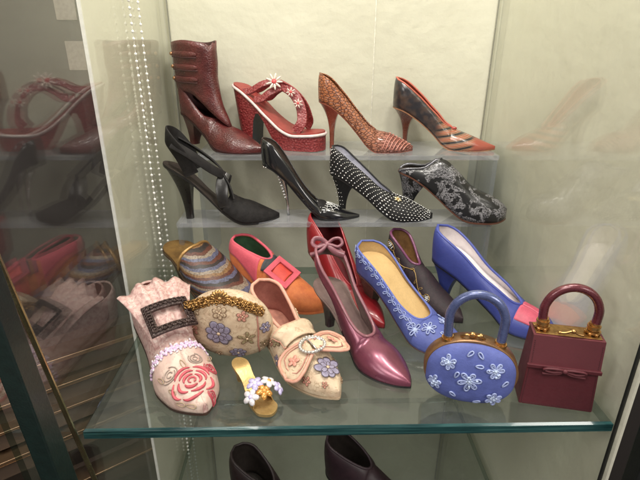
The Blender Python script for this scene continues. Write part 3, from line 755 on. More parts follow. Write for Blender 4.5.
L = Last(9.3, [(0, 1.05), (.15, 1.1), (.35, 1.1), (.5, 1.3), (.68, 1.6), (.82, 1.5), (.93, 1.15), (1, .75)], [(0, 3.7), (.1, 3.5), (.22, 2.9), (.38, 1.75), (.52, .7), (.64, .1), (.72, 0), (.85, 0), (1, .15)],
         [(0, .9), (.1, .9), (.22, 1.3), (.38, 3.1), (.46, 3.4), (.56, 3.2), (.7, 2.5), (.85, 1.95), (.95, 1.35), (1, .8)], th=0, tr=.9, bulge=.05)
upper(L, back=lambda v, sd: .015+.36*v**1.6).build('upper', M_lace, t, thick=.10, inner=M_blkin)
slab(L, -.13, .0, 1.01).build('sole', mat('brown_sole', (.13, .05, .03), .4), t, bevel=.04)
slab(L, .01, .09, .97, t1=.8).build('insole', M_blkin, t)
heel(L, .25, 1.0, .35, .35, 1.8).build('heel', M_lace, t, angle=50)
pts = [L.P(.015+.36*v**1.6, -1, v, .02) for v in [i/12 for i in range(13)]]+[L.P(.015+.36*v**1.6, 1, v, .02) for v in [1-i/12 for i in range(1, 13)]]
MB().tube(pts, .10, 8).build('piping', mat('dark_silver', (.16, .16, .18), .28, metal=.6), t)
# ---------------------------------------------------------------- shoes and purses on the glass shelf
# 9 bronze and striped mule
def _strp(nt, tc):
    sp = N(nt, 'ShaderNodeSeparateXYZ'); nt.links.new(tc.outputs['Object'], sp.inputs[0])
    nz = N(nt, 'ShaderNodeTexNoise', Scale=.8, Detail=4.0); nt.links.new(tc.outputs['Object'], nz.inputs['Vector'])
    h1 = N(nt, 'ShaderNodeMath', operation='MULTIPLY_ADD'); h1.inputs[1].default_value = .10; nt.links.new(sp.outputs[0], h1.inputs[0]); nt.links.new(sp.outputs[2], h1.inputs[2])
    h2 = N(nt, 'ShaderNodeMath', operation='MULTIPLY_ADD'); h2.inputs[1].default_value = .35; nt.links.new(nz.outputs['Fac'], h2.inputs[0]); nt.links.new(h1.outputs[0], h2.inputs[2])
    ad = N(nt, 'ShaderNodeMath', operation='DIVIDE'); ad.inputs[1].default_value = 6.0; nt.links.new(h2.outputs[0], ad.inputs[0])
    a, b, c, d, e = (.10, .105, .17), (.11, .038, .024), (.26, .21, .16), (.03, .022, .02), (.22, .12, .05)
    q_ = (b, c, a, d, b, e, a, d, c, b, a, e, d, b, a, c, b, d, a, b, e, c, a, d, b, a, c, b, d, e, a, b)
    r = ramp(nt, ad.outputs[0], [(.06+.0235*i, q) for i, q in enumerate(q_)], 'CONSTANT')
    w_ = N(nt, 'ShaderNodeTexNoise', Scale=8.0, Detail=5.0); nt.links.new(tc.outputs['Object'], w_.inputs['Vector'])
    dk = ramp(nt, w_.outputs['Fac'], ((.35, (.5, .45, .42)), (.6, (1, 1, 1))))
    m = nt.nodes.new('ShaderNodeMix'); m.data_type = 'RGBA'; m.blend_type = 'MULTIPLY'; m.inputs[0].default_value = 1
    nt.links.new(r, m.inputs[6]); nt.links.new(dk, m.inputs[7]); return m.outputs[2], ad.outputs[0]
M_strp = patmat('striped_weave', _strp, rough=.5, bump=.3)
M_brz = mat('bronze_leather', (.36, .21, .07), .33, metal=.55, col2=(.20, .11, .04), vs=1.3, bump=('noise', 4, .3))
M_brd = mat('dark_bronze', (.10, .06, .035), .35, metal=.3)
t = shoe('mule', (-11.55, 37.5), 0, -32, 'bronze mule with a wide blue, brown and cream striped band near the bead strings', G3, inset=.3, scale=1.15)
L = Last(9.2, [(0, 1.15), (.15, 1.22), (.28, 1.5), (.38, 1.8), (.5, 1.9), (.68, 1.85), (.82, 1.45), (.93, .9), (1, .5)], [(0, 3.5), (.1, 3.35), (.22, 2.9), (.38, 1.8), (.52, .8), (.64, .12), (.72, 0), (.85, 0), (1, .12)],
         [(0, .9), (.22, 1.4), (.36, 1.95), (.46, 2.1), (.56, 2.1), (.7, 1.8), (.85, 1.25), (.95, .8), (1, .4)], th=0, tr=.9, bulge=.08, ez=.72)
upper(L, back=lambda v, sd: .27+.05*v, t1=1.0).build('upper', M_strp, t, thick=.14, inner=M_brz)
slab(L, -.20, .0, 1.02).build('sole', M_brd, t, bevel=.06)
slab(L, .01, .14, .99).build('insole', M_brz, t, bevel=.05)
pts = [L.P(.27+.05*v, -1, v, .0) for v in [i/12 for i in range(13)]]+[L.P(.27+.05*v, 1, v, .0) for v in [1-i/12 for i in range(1, 13)]]
MB().tube(pts, .13, 8).build('piping', M_brz, t)
heel(L, .24, 1.5, .38, .38, 2.0).build('heel', M_brd, t, angle=50)

# 10 orange and pink ankle shoe with square buckle
M_or = mat('orange_suede', (.60, .17, .045), .7, col2=(.50, .12, .035), vs=1.5, bump=('noise', 10, .3), sheen=.1)
M_pk = mat('pink_suede', (.56, .075, .11), .65, col2=(.47, .06, .09), vs=1.5, bump=('noise', 10, .3), sheen=.1)
M_rd = mat('scarlet_suede', (.58, .055, .035), .6, col2=(.50, .045, .035), vs=1.5)
M_gr = mat('green_lining', (.035, .10, .045), .7)
M_mag = mat('magenta_suede', (.40, .04, .10), .6)
t = shoe('ankle_shoe', (-5.75, 37.5), 0, -33, 'orange suede ankle shoe with pink collar, green lining and square buckle', G3, inset=.5, scale=.94)
L = Last(9.4, [(0, 1.35), (.15, 1.4), (.35, 1.35), (.5, 1.45), (.68, 1.6), (.82, 1.3), (.93, .8), (1, .35)], [(0, 1.35), (.1, 1.3), (.25, 1.1), (.42, .6), (.6, .22), (.75, .15), (1, .2)],
         [(0, 3.6), (.1, 3.5), (.25, 3.2), (.4, 3.1), (.5, 3.0), (.6, 2.6), (.75, 1.95), (.9, 1.15), (1, .5)], th=.42, of=.80, fn=3.2, fm=2, bulge=.20, tr=.9)
upper(L).build('upper', M_or, t, thick=.14, inner=M_gr)
slab(L, -.16, .02, 1.03).build('sole', M_or, t, bevel=.05)
# pink collar panel: offset sheet over the upper half of the quarters
for side in (-1, 1):
    P = []
    for i in range(23):
        tt = .0+.37*i/22; vb = interp([(0, .56), (.12, .52), (.26, .34), (.37, .12)], tt)
        P.append([L.P(tt, side, vb+(1.0-vb)*j/8, .05) for j in range(9)])
    if side > 0: P = [list(reversed(r)) for r in P]
    mb = MB().grid(P); mb.keep = True; mb.build('collar', M_pk, t, thick=.10)
piping(L, .12).build('piping', M_pk, t)
mb = MB()
for side in (-1, 1): mb.grid([[L.P(.30*(i/12), side, .02+.16*j/4, .06) for j in range(5)] for i in range(13)])
heel(L, .34, 1.3, 1.2, 1.15, 1.3, n=6).build('heel', M_mag, t, angle=50)
MB().grid([[L.P(.40+.09*i/6, sd*1, v, .035) for sd, v in [(-1, .55+.075*j) for j in range(6)]+[(1, .93-.075*j) for j in range(6)]] for i in range(7)]).build('tongue', mat('charcoal_suede', (.035, .04, .045), .7), t, thick=-.06)
def wrap(t0, dt, w0, off, n=20, lo=.06, skew=0.0):
    rows = []
    for i in range(2*n+1):
        q = i/n-1; side = -1 if q < 0 else 1; v = 1-(1-lo)*abs(q); v = min(.99, v)
        rows.append([L.P(t0+skew*q+dt*j/6, side, v, off) for j in range(7)])
    return rows
MB().grid(wrap(.50, .14, 0, .07, lo=.05, skew=-.0)).build('strap', M_rd, t, thick=-.08)
p, n = L.at(9.4*.58, -.35, .16); R = frame(n, (1, 0, -.2))
mb = MB()
o_, i_ = (1.22, 1.12), (.74, .66)
for (a, b) in (((-1, -1), (1, -1)), ((1, -1), (1, 1)), ((1, 1), (-1, 1)), ((-1, 1), (-1, -1))):
    q = []
    for s_, z in ((o_, 0), (o_, .2), (i_, .2), (i_, 0)):
        q.append([p+R @ Vector((a[0]*s_[0], a[1]*s_[1], z-.10*abs(a[1]))), p+R @ Vector((b[0]*s_[0], b[1]*s_[1], z-.10*abs(b[1])))])
    mb.grid([[q[k][0], q[k][1]] for k in (0, 1, 2, 3, 0)])
mb.build('buckle', M_pk, t, smooth=False, bevel=.05)

# 11 bright red pump
M_red = mat('red_leather', (.30, .016, .022), .36, coat=.35, col2=(.24, .012, .018), vs=1, bump=('noise', 6, .15))
M_redin = mat('dark_red_lining', (.14, .010, .014), .5)
t = shoe('court_pump', (.85, 39.0), 0, -60, 'plain bright red leather pump behind the burgundy slingback', G3, inset=.3, scale=1.04)
L = Last(9.6, [(0, 1.3), (.15, 1.35), (.35, 1.2), (.5, 1.2), (.68, 1.4), (.8, 1.15), (.92, .66), (1, .38)], pump_sole(3.2), [(0, 3.0), (.1, 2.95), (.25, 2.7), (.45, 2.1), (.6, 1.7), (.75, 1.35), (.9, .9), (1, .3)], th=.62, of=.82, bulge=.14, lean=-.1)
upper(L).build('upper', M_red, t, thick=.10, inner=M_redin)
piping(L, .07).build('piping', M_red, t)
slab(L, -.1, .01, 1.0).build('sole', M_redin, t, bevel=.03)
slab(L, .02, .08, .93, t1=.8).build('insole', M_redin, t)
heel(L, .24, 1.2, .28, .3, 2.2).build('heel', M_red, t, angle=50)

# 12 burgundy metallic slingback with bow
M_bur = mat('burgundy_metallic', (.20, .052, .088), .30, metal=.45, coat=.25, col2=(.155, .04, .07), vs=.8, bump=('noise', 5, .05))
M_mauve = mat('mauve_piping', (.21, .075, .095), .35, coat=.3, col2=(.16, .055, .07))
M_taupe = mat('taupe_insole', (.17, .11, .10), .42, col2=(.12, .075, .07), vs=1.2)
t = shoe('slingback_shoe', (1.55, 31.3), 0, -57, 'metallic burgundy slingback with mauve piping and a bow at its heel strap, front centre', G3, inset=1.1)
L = Last(9.9, [(0, 1.15), (.15, 1.2), (.32, .95), (.5, 1.15), (.68, 1.55), (.8, 1.35), (.92, .75), (1, .22)], [(0, 3.35), (.1, 3.2), (.22, 2.7), (.38, 1.6), (.54, .5), (.66, .05), (.72, 0), (.85, 0), (1, .12)],
         [(0, 2.9), (.08, 2.8), (.2, 2.1), (.34, 1.65), (.5, 1.5), (.6, 1.45), (.7, 1.5), (.82, 1.1), (.92, .7), (1, .25)], th=.60, of=.93, fn=3.4, fm=2.4, hr=.16, bulge=.06, tr=.93)
vm = lambda tt: interp([(0, .50), (.1, .50), (.25, .40), (.36, .15), (.42, 0), (1, 0)], tt)
mb = MB()
for side in (-1, 1):
    P = []
    for r in L.rows():
        v0 = vm(r); P.append([L.P(r, side, v0+(1-v0)*j/12) for j in range(13)])
    if side > 0: P = [list(reversed(r)) for r in P]
    mb.grid(P)
mb.keep = True
mb.build('upper', M_bur, t, thick=.10, inner=M_taupe)
piping(L, .12, flat=1.0).build('piping', M_mauve, t)
slab(L, -.12, .01, 1.02).build('sole', M_sole, t, bevel=.03)
slab(L, .02, .14, 1.08, t1=.42).build('heel_seat', M_taupe, t, bevel=.04)
slab(L, .02, .12, .95, t0=.2, t1=.85).build('insole', M_taupe, t, bevel=.03)
heel(L, .26, 1.25, .30, .32, 1.8).build('heel', mat('plum_heel', (.045, .018, .025), .3, coat=.4), t, angle=50)
mb = MB(); R = frame((-.75, .25, .6), (.2, 1, 0)); bow(mb, Vector((.45, .25, 6.35)), frame((.71, -.46, .5), (.54, .84, 0)), 1.25, .10); mb.build('bow', M_mauve, t)

# 13 blue embroidered shoe with tan insole
M_blu = mat('blue_suede', (.10, .13, .40), .6, col2=(.08, .105, .33), vs=1.3, bump=('noise', 12, .35))
M_thread = mat('pale_blue_thread', (.36, .43, .72), .4, coat=.2)
M_tani = mat('tan_insole', (.62, .42, .19), .5, col2=(.56, .37, .16), vs=.9)
M_hb = mat('brown_heel_block', (.13, .065, .05), .45)
t = shoe('court_pump', (4.75, 33.9), 0, -49, 'blue low cut shoe with pale embroidered loops along its edge and a tan insole', G3, inset=.85, scale=1.06)
L = Last(9.6, [(0, 1.2), (.15, 1.25), (.35, 1.15), (.5, 1.35), (.68, 1.65), (.82, 1.4), (.93, .85), (1, .35)], [(0, 3.3), (.1, 3.2), (.22, 2.8), (.38, 1.7), (.54, .65), (.66, .1), (.74, 0), (.85, 0), (1, .12)],
         [(0, 1.9), (.1, 1.75), (.25, 1.45), (.45, 1.3), (.6, 1.4), (.72, 1.5), (.85, 1.1), (1, .3)], th=.66, of=.97, fn=3.2, fm=2.6, bulge=.10)
uo = upper(L).build('upper', M_blu, t, thick=.10, inner=M_tani)
piping(L, .08).build('piping', M_blu, t)
slab(L, -.1, .01, 1.0).build('sole', M_hb, t, bevel=.03)
slab(L, .25, 1.0, .90, t1=.63).build('insole', M_tani, t, bevel=.05)
heel(L, .25, 1.25, .36, .38, 1.9).build('heel', M_hb, t, angle=50)
mb = MB()
for k in range(11):
    tt = .035+.058*k; p = L.P(tt, -1, .66, .03); n = L.Nn(tt, -1, .66); d = L.P(tt+.03, -1, .66)-p
    for a in (0, 2.4, 4.2):
        dd = frame(n, d) @ Vector((math.cos(a), math.sin(a), 0)); mb.tube(loop(p, n, dd, .34, .20, 10), .032, 5, closed=True)
def bflower(mb, L, x, y, r=.42, np_=6, rot=0.0, fn=None):
    p, n = (fn or L.at)(x, y, .03)
    for k in range(np_):
        a = rot+2*PI*k/np_; d = frame(n) @ Vector((math.cos(a), math.sin(a), 0))
        mb.tube(loop(Vector(p)+d*r*.15, n, d, r, r*.55, 10), .045, 5, closed=True)
        mb.ball(Vector(p)+d*r*.22, .07, 6)
    mb.ball(p, .09, 6)
for x, y, a in ((7.0, -.7, .1), (7.3, .5, .5), (8.1, -.2, .9), (6.3, -1.25, .3), (6.6, 1.2, .3)): bflower(mb, L, x, y, .42, 6, a)
attach(uo, mb, M_thread)

# 14 dark purple clog with V collar
M_pur = mat('dark_purple_suede', (.018, .010, .014), .65, col2=(.03, .014, .02), vs=3, bump=('noise', 14, .6))
M_ptrim = mat('purple_trim', (.17, .045, .11), .4, coat=.2)
M_vine = mat('gold_thread', (.50, .33, .12), .35, metal=.5)
M_clin = mat('ochre_lining', (.30, .16, .06), .6)
t = shoe('embroidered_shoe', (7.75, 37.5), 0, -57, 'dark purple shoe with purple V shaped collar and gold vine embroidery', G3, inset=.7, scale=.88)
L = Last(9.3, [(0, 1.2), (.15, 1.25), (.35, 1.15), (.5, 1.3), (.68, 1.5), (.82, 1.25), (.93, .75), (1, .35)], pump_sole(2.9),
         [(0, 2.9), (.1, 2.7), (.22, 2.3), (.32, 1.95), (.42, 2.3), (.5, 2.5), (.6, 2.2), (.75, 1.6), (.9, 1.0), (1, .4)], th=.39, of=.86, fn=1.7, bulge=.12)
uo = upper(L).build('upper', M_pur, t, thick=.12, inner=M_clin)
piping(L, .13).build('piping', M_ptrim, t)
slab(L, -.1, .01, 1.0).build('sole', M_sole, t, bevel=.03)
slab(L, .02, .1, .93, t1=.7).build('insole', M_clin, t)
heel(L, .27, 1.2, .45, .5, 1.6).build('heel', M_sole, t, angle=50)
mb = MB()
def sl(L, side, f, t0, t1, n=24, off=.02): return [L.P(t0+(t1-t0)*i/n, side, f(i/n), off) for i in range(n+1)]
for (ta, va, da, db) in ((.08, .55, .11, .20), (.62, .45, .07, .2)):
    mb.tube([L.P(ta+da*math.cos(a)*.5+.03, -1, va+db*math.sin(a)*.6, .02) for a in [2*PI*i/20 for i in range(20)]], .03, 5, closed=True)
    for q in range(12): a = q*2.4; rr = math.sqrt(q/12); mb.ball(L.P(ta+.03+da*.36*rr*math.cos(a), -1, va+db*.45*rr*math.sin(a), .02), .06, 6, mi=1)
mb.tube(sl(L, -1, lambda q: .5-.18*math.sin(q*9)*.8, .15, .62), .035, 5)
for k in range(8):
    tt = .2+.055*k; p = L.P(tt, -1, .5-.14*math.sin((tt-.15)/.47*9), .03); n = L.Nn(tt, -1, .5); mb.tube(loop(p, n, frame(n, (1, 0, 0)) @ Vector((math.cos(k*2.2), math.sin(k*2.2), 0)), .42, .2, 10), .025, 5, closed=True)
attach(uo, mb, [M_vine, mat('white_bead_dot', (.8, .76, .72), .4)])

# 15 large blue pump with pink toe
M_blu2 = mat('royal_blue_leather', (.055, .075, .32), .45, coat=.1, col2=(.045, .062, .27), vs=.8, bump=('noise', 9, .15))
M_wlin = mat('white_lining', (.86, .80, .80), .5, col2=(.80, .73, .74), wear=.08)
M_ptoe = mat('pink_toe', (.60, .10, .16), .5, col2=(.5, .08, .13))
t = shoe('court_pump', (11.3, 35.2), 0, -42, 'tall smooth blue pump with white insole and pink toe, standing behind both handbags', G3, inset=1.2, scale=1.08)
L = Last(10.2, [(0, 1.15), (.15, 1.22), (.35, 1.05), (.5, 1.2), (.68, 1.55), (.82, 1.3), (.93, .8), (1, .35)], [(0, 3.3), (.1, 3.15), (.22, 2.7), (.38, 1.7), (.54, .8), (.66, .1), (.72, 0), (.85, 0), (1, .12)],
         [(0, 2.5), (.1, 2.3), (.25, 2.0), (.45, 1.7), (.6, 1.7), (.72, 1.6), (.85, 1.15), (1, .35)], th=.68, of=.86, fn=2.6, bulge=.12, lean=-.1)
def pre(v, sd): return .67+.0*v
upper(L).build('upper', M_blu2, t, thick=.10, inner=M_wlin)
piping(L, .10).build('piping', M_blu2, t)
mb = MB()
for side in (-1, 1):
    P = [[L.P(tt, side, v, .03) for v in [.45+.55*j/10 for j in range(11)]] for tt in [.682+.17*i/12 for i in range(13)]]
    if side > 0: P = [list(reversed(r)) for r in P]
    mb.grid(P)
mb.keep = True
mb.build('toe_cap', M_ptoe, t, thick=.04)
slab(L, -.1, .01, 1.0).build('sole', M_sole, t, bevel=.03)
slab(L, .2, .95, .86, t1=.68).build('insole', M_wlin, t, bevel=.04)
heel(L, .24, 1.25, .34, .36, 2.0).build('heel', M_blu2, t, angle=50)

# brocade base with tonal patches
def brocade(name, base, b2, spots, sc_=1.4):
    def fn(nt, tc):
        nz = N(nt, 'ShaderNodeTexNoise', Scale=sc_, Detail=5.0); nt.links.new(tc.outputs['Object'], nz.inputs['Vector'])
        c = ramp(nt, nz.outputs['Fac'], ((.38, base), (.62, b2)))
        v = N(nt, 'ShaderNodeTexVoronoi', Scale=3.5); nt.links.new(tc.outputs['Object'], v.inputs['Vector'])
        n2 = N(nt, 'ShaderNodeTexNoise', Scale=2.3, Detail=6.0, Distortion=1.2); nt.links.new(tc.outputs['Object'], n2.inputs['Vector'])
        f = ramp(nt, n2.outputs['Fac'], ((.56, (0, 0, 0)), (.60, (1, 1, 1)), (.64, (0, 0, 0))))
        return mixc(nt, f, c, spots), v.outputs['Distance']
    return patmat(name, fn, rough=.55, bump=.35)
M_cream = brocade('cream_brocade', (.62, .50, .35), (.52, .38, .26), (.38, .27, .17))
M_lace2 = brocade('pink_lace', (.60, .42, .38), (.44, .25, .23), (.68, .55, .50), 4.5)
M_pkp = mat('pink_piping', (.60, .30, .22), .5, col2=(.52, .24, .17))
M_pkin = mat('rose_lining', (.34, .12, .09), .55, col2=(.28, .09, .07))
M_vio = mat('violet_embroidery', (.27, .245, .33), .55, col2=(.19, .17, .27), vs=4)
M_oli = mat('olive_embroidery', (.32, .26, .15), .5, col2=(.18, .15, .07), vs=4)
M_pem = mat('coral_embroidery', (.52, .24, .18), .5, col2=(.42, .17, .14), vs=4)
M_tan2 = mat('beige_embroidery', (.48, .36, .24), .5, col2=(.38, .28, .18), vs=4)
M_pearl = mat('pearl', (.42, .40, .37), .25, metal=.4, coat=.5)
DEC = [M_vio, M_oli, M_pem, M_tan2, mat('dark_stitch', (.12, .09, .11), .6), mat('brown_stitch', (.24, .14, .08), .6)]
OM = {0: 4, 1: 5, 2: 5, 3: 5}

# 16 cream floral loafer with pearl buckle
t = shoe('loafer', (-3.1, 30.0), 0, -55, 'cream floral brocade loafer with pink piping, side tabs and an oval pearl buckle', G3, inset=.7)
L = Last(9.3, [(0, 1.2), (.15, 1.3), (.35, 1.25), (.5, 1.5), (.66, 1.65), (.8, 1.32), (.92, .8), (1, .38)], [(0, 1.6), (.1, 1.5), (.25, 1.15), (.42, .5), (.6, .1), (.8, 0), (1, .15)],
         [(0, 2.6), (.1, 2.45), (.25, 2.1), (.4, 2.0), (.5, 2.2), (.6, 2.1), (.75, 1.7), (.9, 1.2), (1, .5)], th=.50, of=.84, fn=2.8, bulge=.15, tr=.88)
uo = upper(L).build('upper', M_cream, t, thick=.14, inner=M_pkin)
piping(L, .13).build('piping', M_pkp, t)
slab(L, -.12, .02, 1.02).build('sole', M_tan2, t, bevel=.04)
slab(L, .03, .15, .94, t1=.75).build('insole', mat('rose_insole', (.50, .22, .16), .5), t)
heel(L, .3, 1.2, .7, .75, 1.3).build('heel', M_cream, t, angle=50)
mb = MB()
p, n = L.at(7.9, .15, .03); rosette(mb, p, n, .85, 0, 3, 4, 7)
for x, y, r, m_ in ((7.6, -1.05, .32, 2), (8.6, -.45, .2, 2), (7.2, 1.1, .3, 1), (8.6, .6, .22, 3)):
    p, n = L.at(x, y, .03); rosette(mb, p, n, r, m_, 1, OM[m_], 5)
for k in range(10):
    tt = .08+.055*k; v = .35+.2*math.sin(k*2.1); m_ = (0, 3, 2, 1)[k % 4]; rosette(mb, L.P(tt, -1, v, .02), L.Nn(tt, -1, v), .3+.07*(k % 3), m_, 3, OM[m_], 5, k)
    flower(mb, L.P(tt, 1, v, .02), L.Nn(tt, 1, v), .28, 5, h=.05, mi=(3, 0, 1, 2)[k % 4], rot=k, cmi=3)
attach(uo, mb, DEC)
# tongue flap
P = [[L.P(.45+.12*i/8, sd, v, .16+.10*(1-i/8)) for sd, v in [(-1, .58+.08*j) for j in range(6)]+[(1, .98-.08*j) for j in range(6)]] for i in range(9)]
MB().grid(P).build('tongue', M_cream, t, thick=-.1)
edge = [r[0] for r in reversed(P)]+P[0][1:-1]+[r[-1] for r in P]
MB().tube(edge, .10, 8).build('tongue_piping', M_pkp, t)
# tabs: rounded flaps spreading from the buckle
c0, n0 = L.at(6.35, 0, .34); R = frame((.15, 0, 1), (1, 0, 0))
for sd in (-1, 1):
    P = []
    for i in range(15):
        u = i/14; wd = (.42+.62*min(1, u/.6)**.8)*(1 if u < .78 else math.sqrt(max(0.02, 1-((u-.78)/.225)**2)))
        P.append([Vector((6.4+(.2 if sd < 0 else .55)*u+(-1+j/4)*wd, sd*(.1+2.05*u), c0.z+.02-(.55*u+.75*u*u)*(1 if sd < 0 else .12)+.10*(1-abs(-1+j/4))-(.10*(-1+j/4)))) for j in range(9)])
    tb = MB().grid(P).build('tab', M_cream, t, thick=.14)
    ed = [r[0] for r in P]+P[-1][1:-1]+[r[-1] for r in reversed(P)]
    MB().tube(ed, .11, 8).build('tab_piping', M_pkp, tb)
    mb = MB(); MB.tube(mb, [P[4][4]+(e-P[9][4])*.72+(P[9][4]-P[4][4])*.9+Vector((0, 0, .06)) for e in ed[::2]], .04, 5, mi=2)
    cc = P[9][4]; flower(mb, cc+Vector((0, 0, .06)), (0, sd*.6, 1), .40, 5, h=.045, mi=2, cmi=2, wid=.7)
    attach(tb, mb, DEC)
bk = MB(); ring = [c0+R @ Vector((.62*math.cos(a), .80*math.sin(a), .12-.1*abs(math.sin(a)))) for a in [2*PI*i/30 for i in range(30)]]
bk.tube(ring, .10, 8, closed=True); bk.tube([c0+R @ Vector((-.55, 0, .1)), c0+R @ Vector((.6, 0, .1))], .05, 6)
bo = bk.build('buckle', M_silver, t)
mb = MB()
for i in range(24):
    a = 2*PI*i/24; mb.ball(c0+R @ Vector((.66*math.cos(a), .85*math.sin(a), .18-.1*abs(math.sin(a)))), .115, 8)
attach(bo, mb, M_pearl)

# 17 lace shoe with fan tongue and black buckle
t = shoe('buckle_shoe', (-10.75, 29.3), 0, -57, 'pink lace shoe with a pleated fan tongue, dark rectangular buckle and embroidered rose', G3, inset=1.0)
L = Last(9.9, [(0, 1.4), (.15, 1.5), (.35, 1.45), (.5, 1.6), (.66, 1.85), (.8, 1.6), (.92, 1.1), (1, .6)], [(0, 2.2), (.1, 2.0), (.25, 1.5), (.42, .7), (.6, .1), (.8, 0), (1, .15)],
         [(0, 2.2), (.15, 2.0), (.3, 2.4), (.42, 2.9), (.55, 2.5), (.7, 1.9), (.85, 1.45), (1, .6)], th=.36, of=.84, bulge=.12, tr=.84)
M_satin = brocade('cream_satin', (.66, .52, .44), (.56, .38, .33), (.52, .34, .28), 1.0)
uo = upper(L).build('upper', M_lace2, t, thick=.14, inner=M_pkin)
mb = MB()
for side in (-1, 1):
    P = [[L.P(.60+.395*i/20, side, .03+.97*j/12, .03) for j in range(13)] for i in range(21)]
    if side > 0: P = [list(reversed(r)) for r in P]
    mb.grid(P)
mb.keep = True
vo = mb.build('vamp', M_satin, t, thick=.03)
mb = MB(); Zt = lambda x, y, o=.07: L.at(x, y, o)[0]
# lilac band
for k in range(70):
    q = -1+2*k/69; x = 6.0-.25*abs(q)+.12*math.sin(k*5.1); y = q*1.72; pp, nn = L.at(x, y, .06); mb.ball(pp, (.17, .11, .09), 6, frame(nn, (math.cos(k*1.9), math.sin(k*1.9), 0)), 0)
    pp, nn = L.at(x+.18*math.sin(k*3.3), y, .08); mb.ball(pp, (.12, .07, .07), 6, frame(nn, (math.cos(k*2.7), math.sin(k*2.7), 0)), 1)
# rose: spiral arcs
rx_, ry_ = 8.35, -.10
for r0, arcs in ((.16, 1), (.36, 3), (.60, 4), (.86, 5)):
    for a_ in range(arcs):
        a0 = a_*2*PI/arcs+r0*2; pts = [Zt(rx_+r0*(1+.10*math.sin(PI*i/8))*math.cos(a0+(2*PI/arcs*.86)*i/8), ry_+r0*1.1*(1+.10*math.sin(PI*i/8))*math.sin(a0+(2*PI/arcs*.86)*i/8)) for i in range(9)]
        mb.tube(pts, [.03+.07*math.sin(PI*i/8)*(1 if r0 > .2 else .5) for i in range(9)], 6, mi=2)
for (x, y, r, m_) in ((7.25, -.95, .42, 4), (7.6, 1.15, .34, 2), (6.95, .55, .36, 4), (9.35, .55, .22, 2)):
    for rr in (.35, .7, 1):
        mb.tube([Zt(x+r*rr*math.cos(a), y+r*rr*math.sin(a)) for a in [rr*4+5.2*i/12 for i in range(13)]], .035, 5, mi=m_)
for (x, y, a) in ((7.9, -1.25, .4), (8.7, -1.15, 1.0), (7.0, 1.25, 2.2), (6.8, -.2, .1), (9.2, -.75, .8), (6.75, -1.5, .3)):
    pp, nn = L.at(x, y, .06); mb.tube(loop(pp, nn, (math.cos(a), math.sin(a), 0), .6, .3, 14), .03, 5, closed=True, mi=3)
M_lil = mat('lilac_tuft', (.50, .36, .52), .6); M_lil2 = mat('pale_lilac_tuft', (.72, .58, .66), .6)
attach(vo, mb, [M_lil, M_lil2, mat('rose_red_thread', (.62, .10, .13), .45), M_tan2, mat('grey_rose_thread', (.42, .33, .28), .5)])
slab(L, -.14, .02, 1.02).build('sole', mat('dark_brown_sole', (.06, .03, .02), .5), t, bevel=.04)
slab(L, .03, .15, .94, t1=.7).build('insole', M_pkin, t)
heel(L, .3, 1.3, .75, .8, 1.3).build('heel', M_lace2, t, angle=50)
# pleated fan tongue rising from the instep, backwards and up
P = []; nf = 90
for i in range(nf+1):
    q = -1+2*i/nf; row = []
    for j in range(15):
        r = j/14; hw = 1.25+1.15*r**1.3; pl_ = .15*(.3+r)*math.sin(q*PI*3.7+.4*math.sin(3*q)+.35*math.sin(2.6*r+q)); ex = .03*math.sin(i*.7)*r
        x = 5.3-3.7*r+.45*abs(q)**2*r; z = 3.0+2.45*r**.85-.9*q*q*(1-.35*r)+pl_*.9-.35*r**4
        row.append((x-pl_*.4+ex*.25, q*hw+.02*math.sin(i*.9), z+ex*.4))
    P.append(row)
MB().grid(P).build('fan_tongue', M_lace2, t, thick=.10)
# black filigree buckle
M_bkl = mat('brown_buckle', (.040, .022, .019), .4, metal=.4, coat=.1, col2=(.075, .045, .04), bump=('voronoi', 7, .9))
p, n = L.at(4.95, 0, .75); R = frame((.42, 0, .9), (1, 0, 0)); p = Vector((4.7, .05, 4.0))
mb = MB(); o_, i_ = (1.15, 1.45), (.60, .95)
def bend(a, b, z): return p+R @ Vector((a, b, z-.12*b*b))
for zz0, zz1 in ((0, .28),):
    ring_o = []; ring_i = []
    per = [(-1, -1), (-1, -.5), (-1, 0), (-1, .5), (-1, 1), (0, 1), (1, 1), (1, .5), (1, 0), (1, -.5), (1, -1), (0, -1)]
    G = [[bend(a*s_[0], b*s_[1], z) for a, b in per] for s_, z in ((o_, 0), (o_, .2), ((.88, 1.2), .30), (i_, .2), (i_, 0), (o_, 0))]
    mb.grid(G, cv=True)
bo = mb.build('buckle', M_bkl, t, bevel=.03)
mb = MB()
for k in range(36):
    a = 2*PI*k/36; x = max(-.88, min(.88, 1.3*math.cos(a))); y = max(-1.2, min(1.2, 1.8*math.sin(a)))
    mb.tube([bend(x+.14*math.cos(b), y+.14*math.sin(b), .33) for b in [2*PI*i/9 for i in range(9)]], .04, 5, closed=True)
attach(bo, mb, M_bkl)

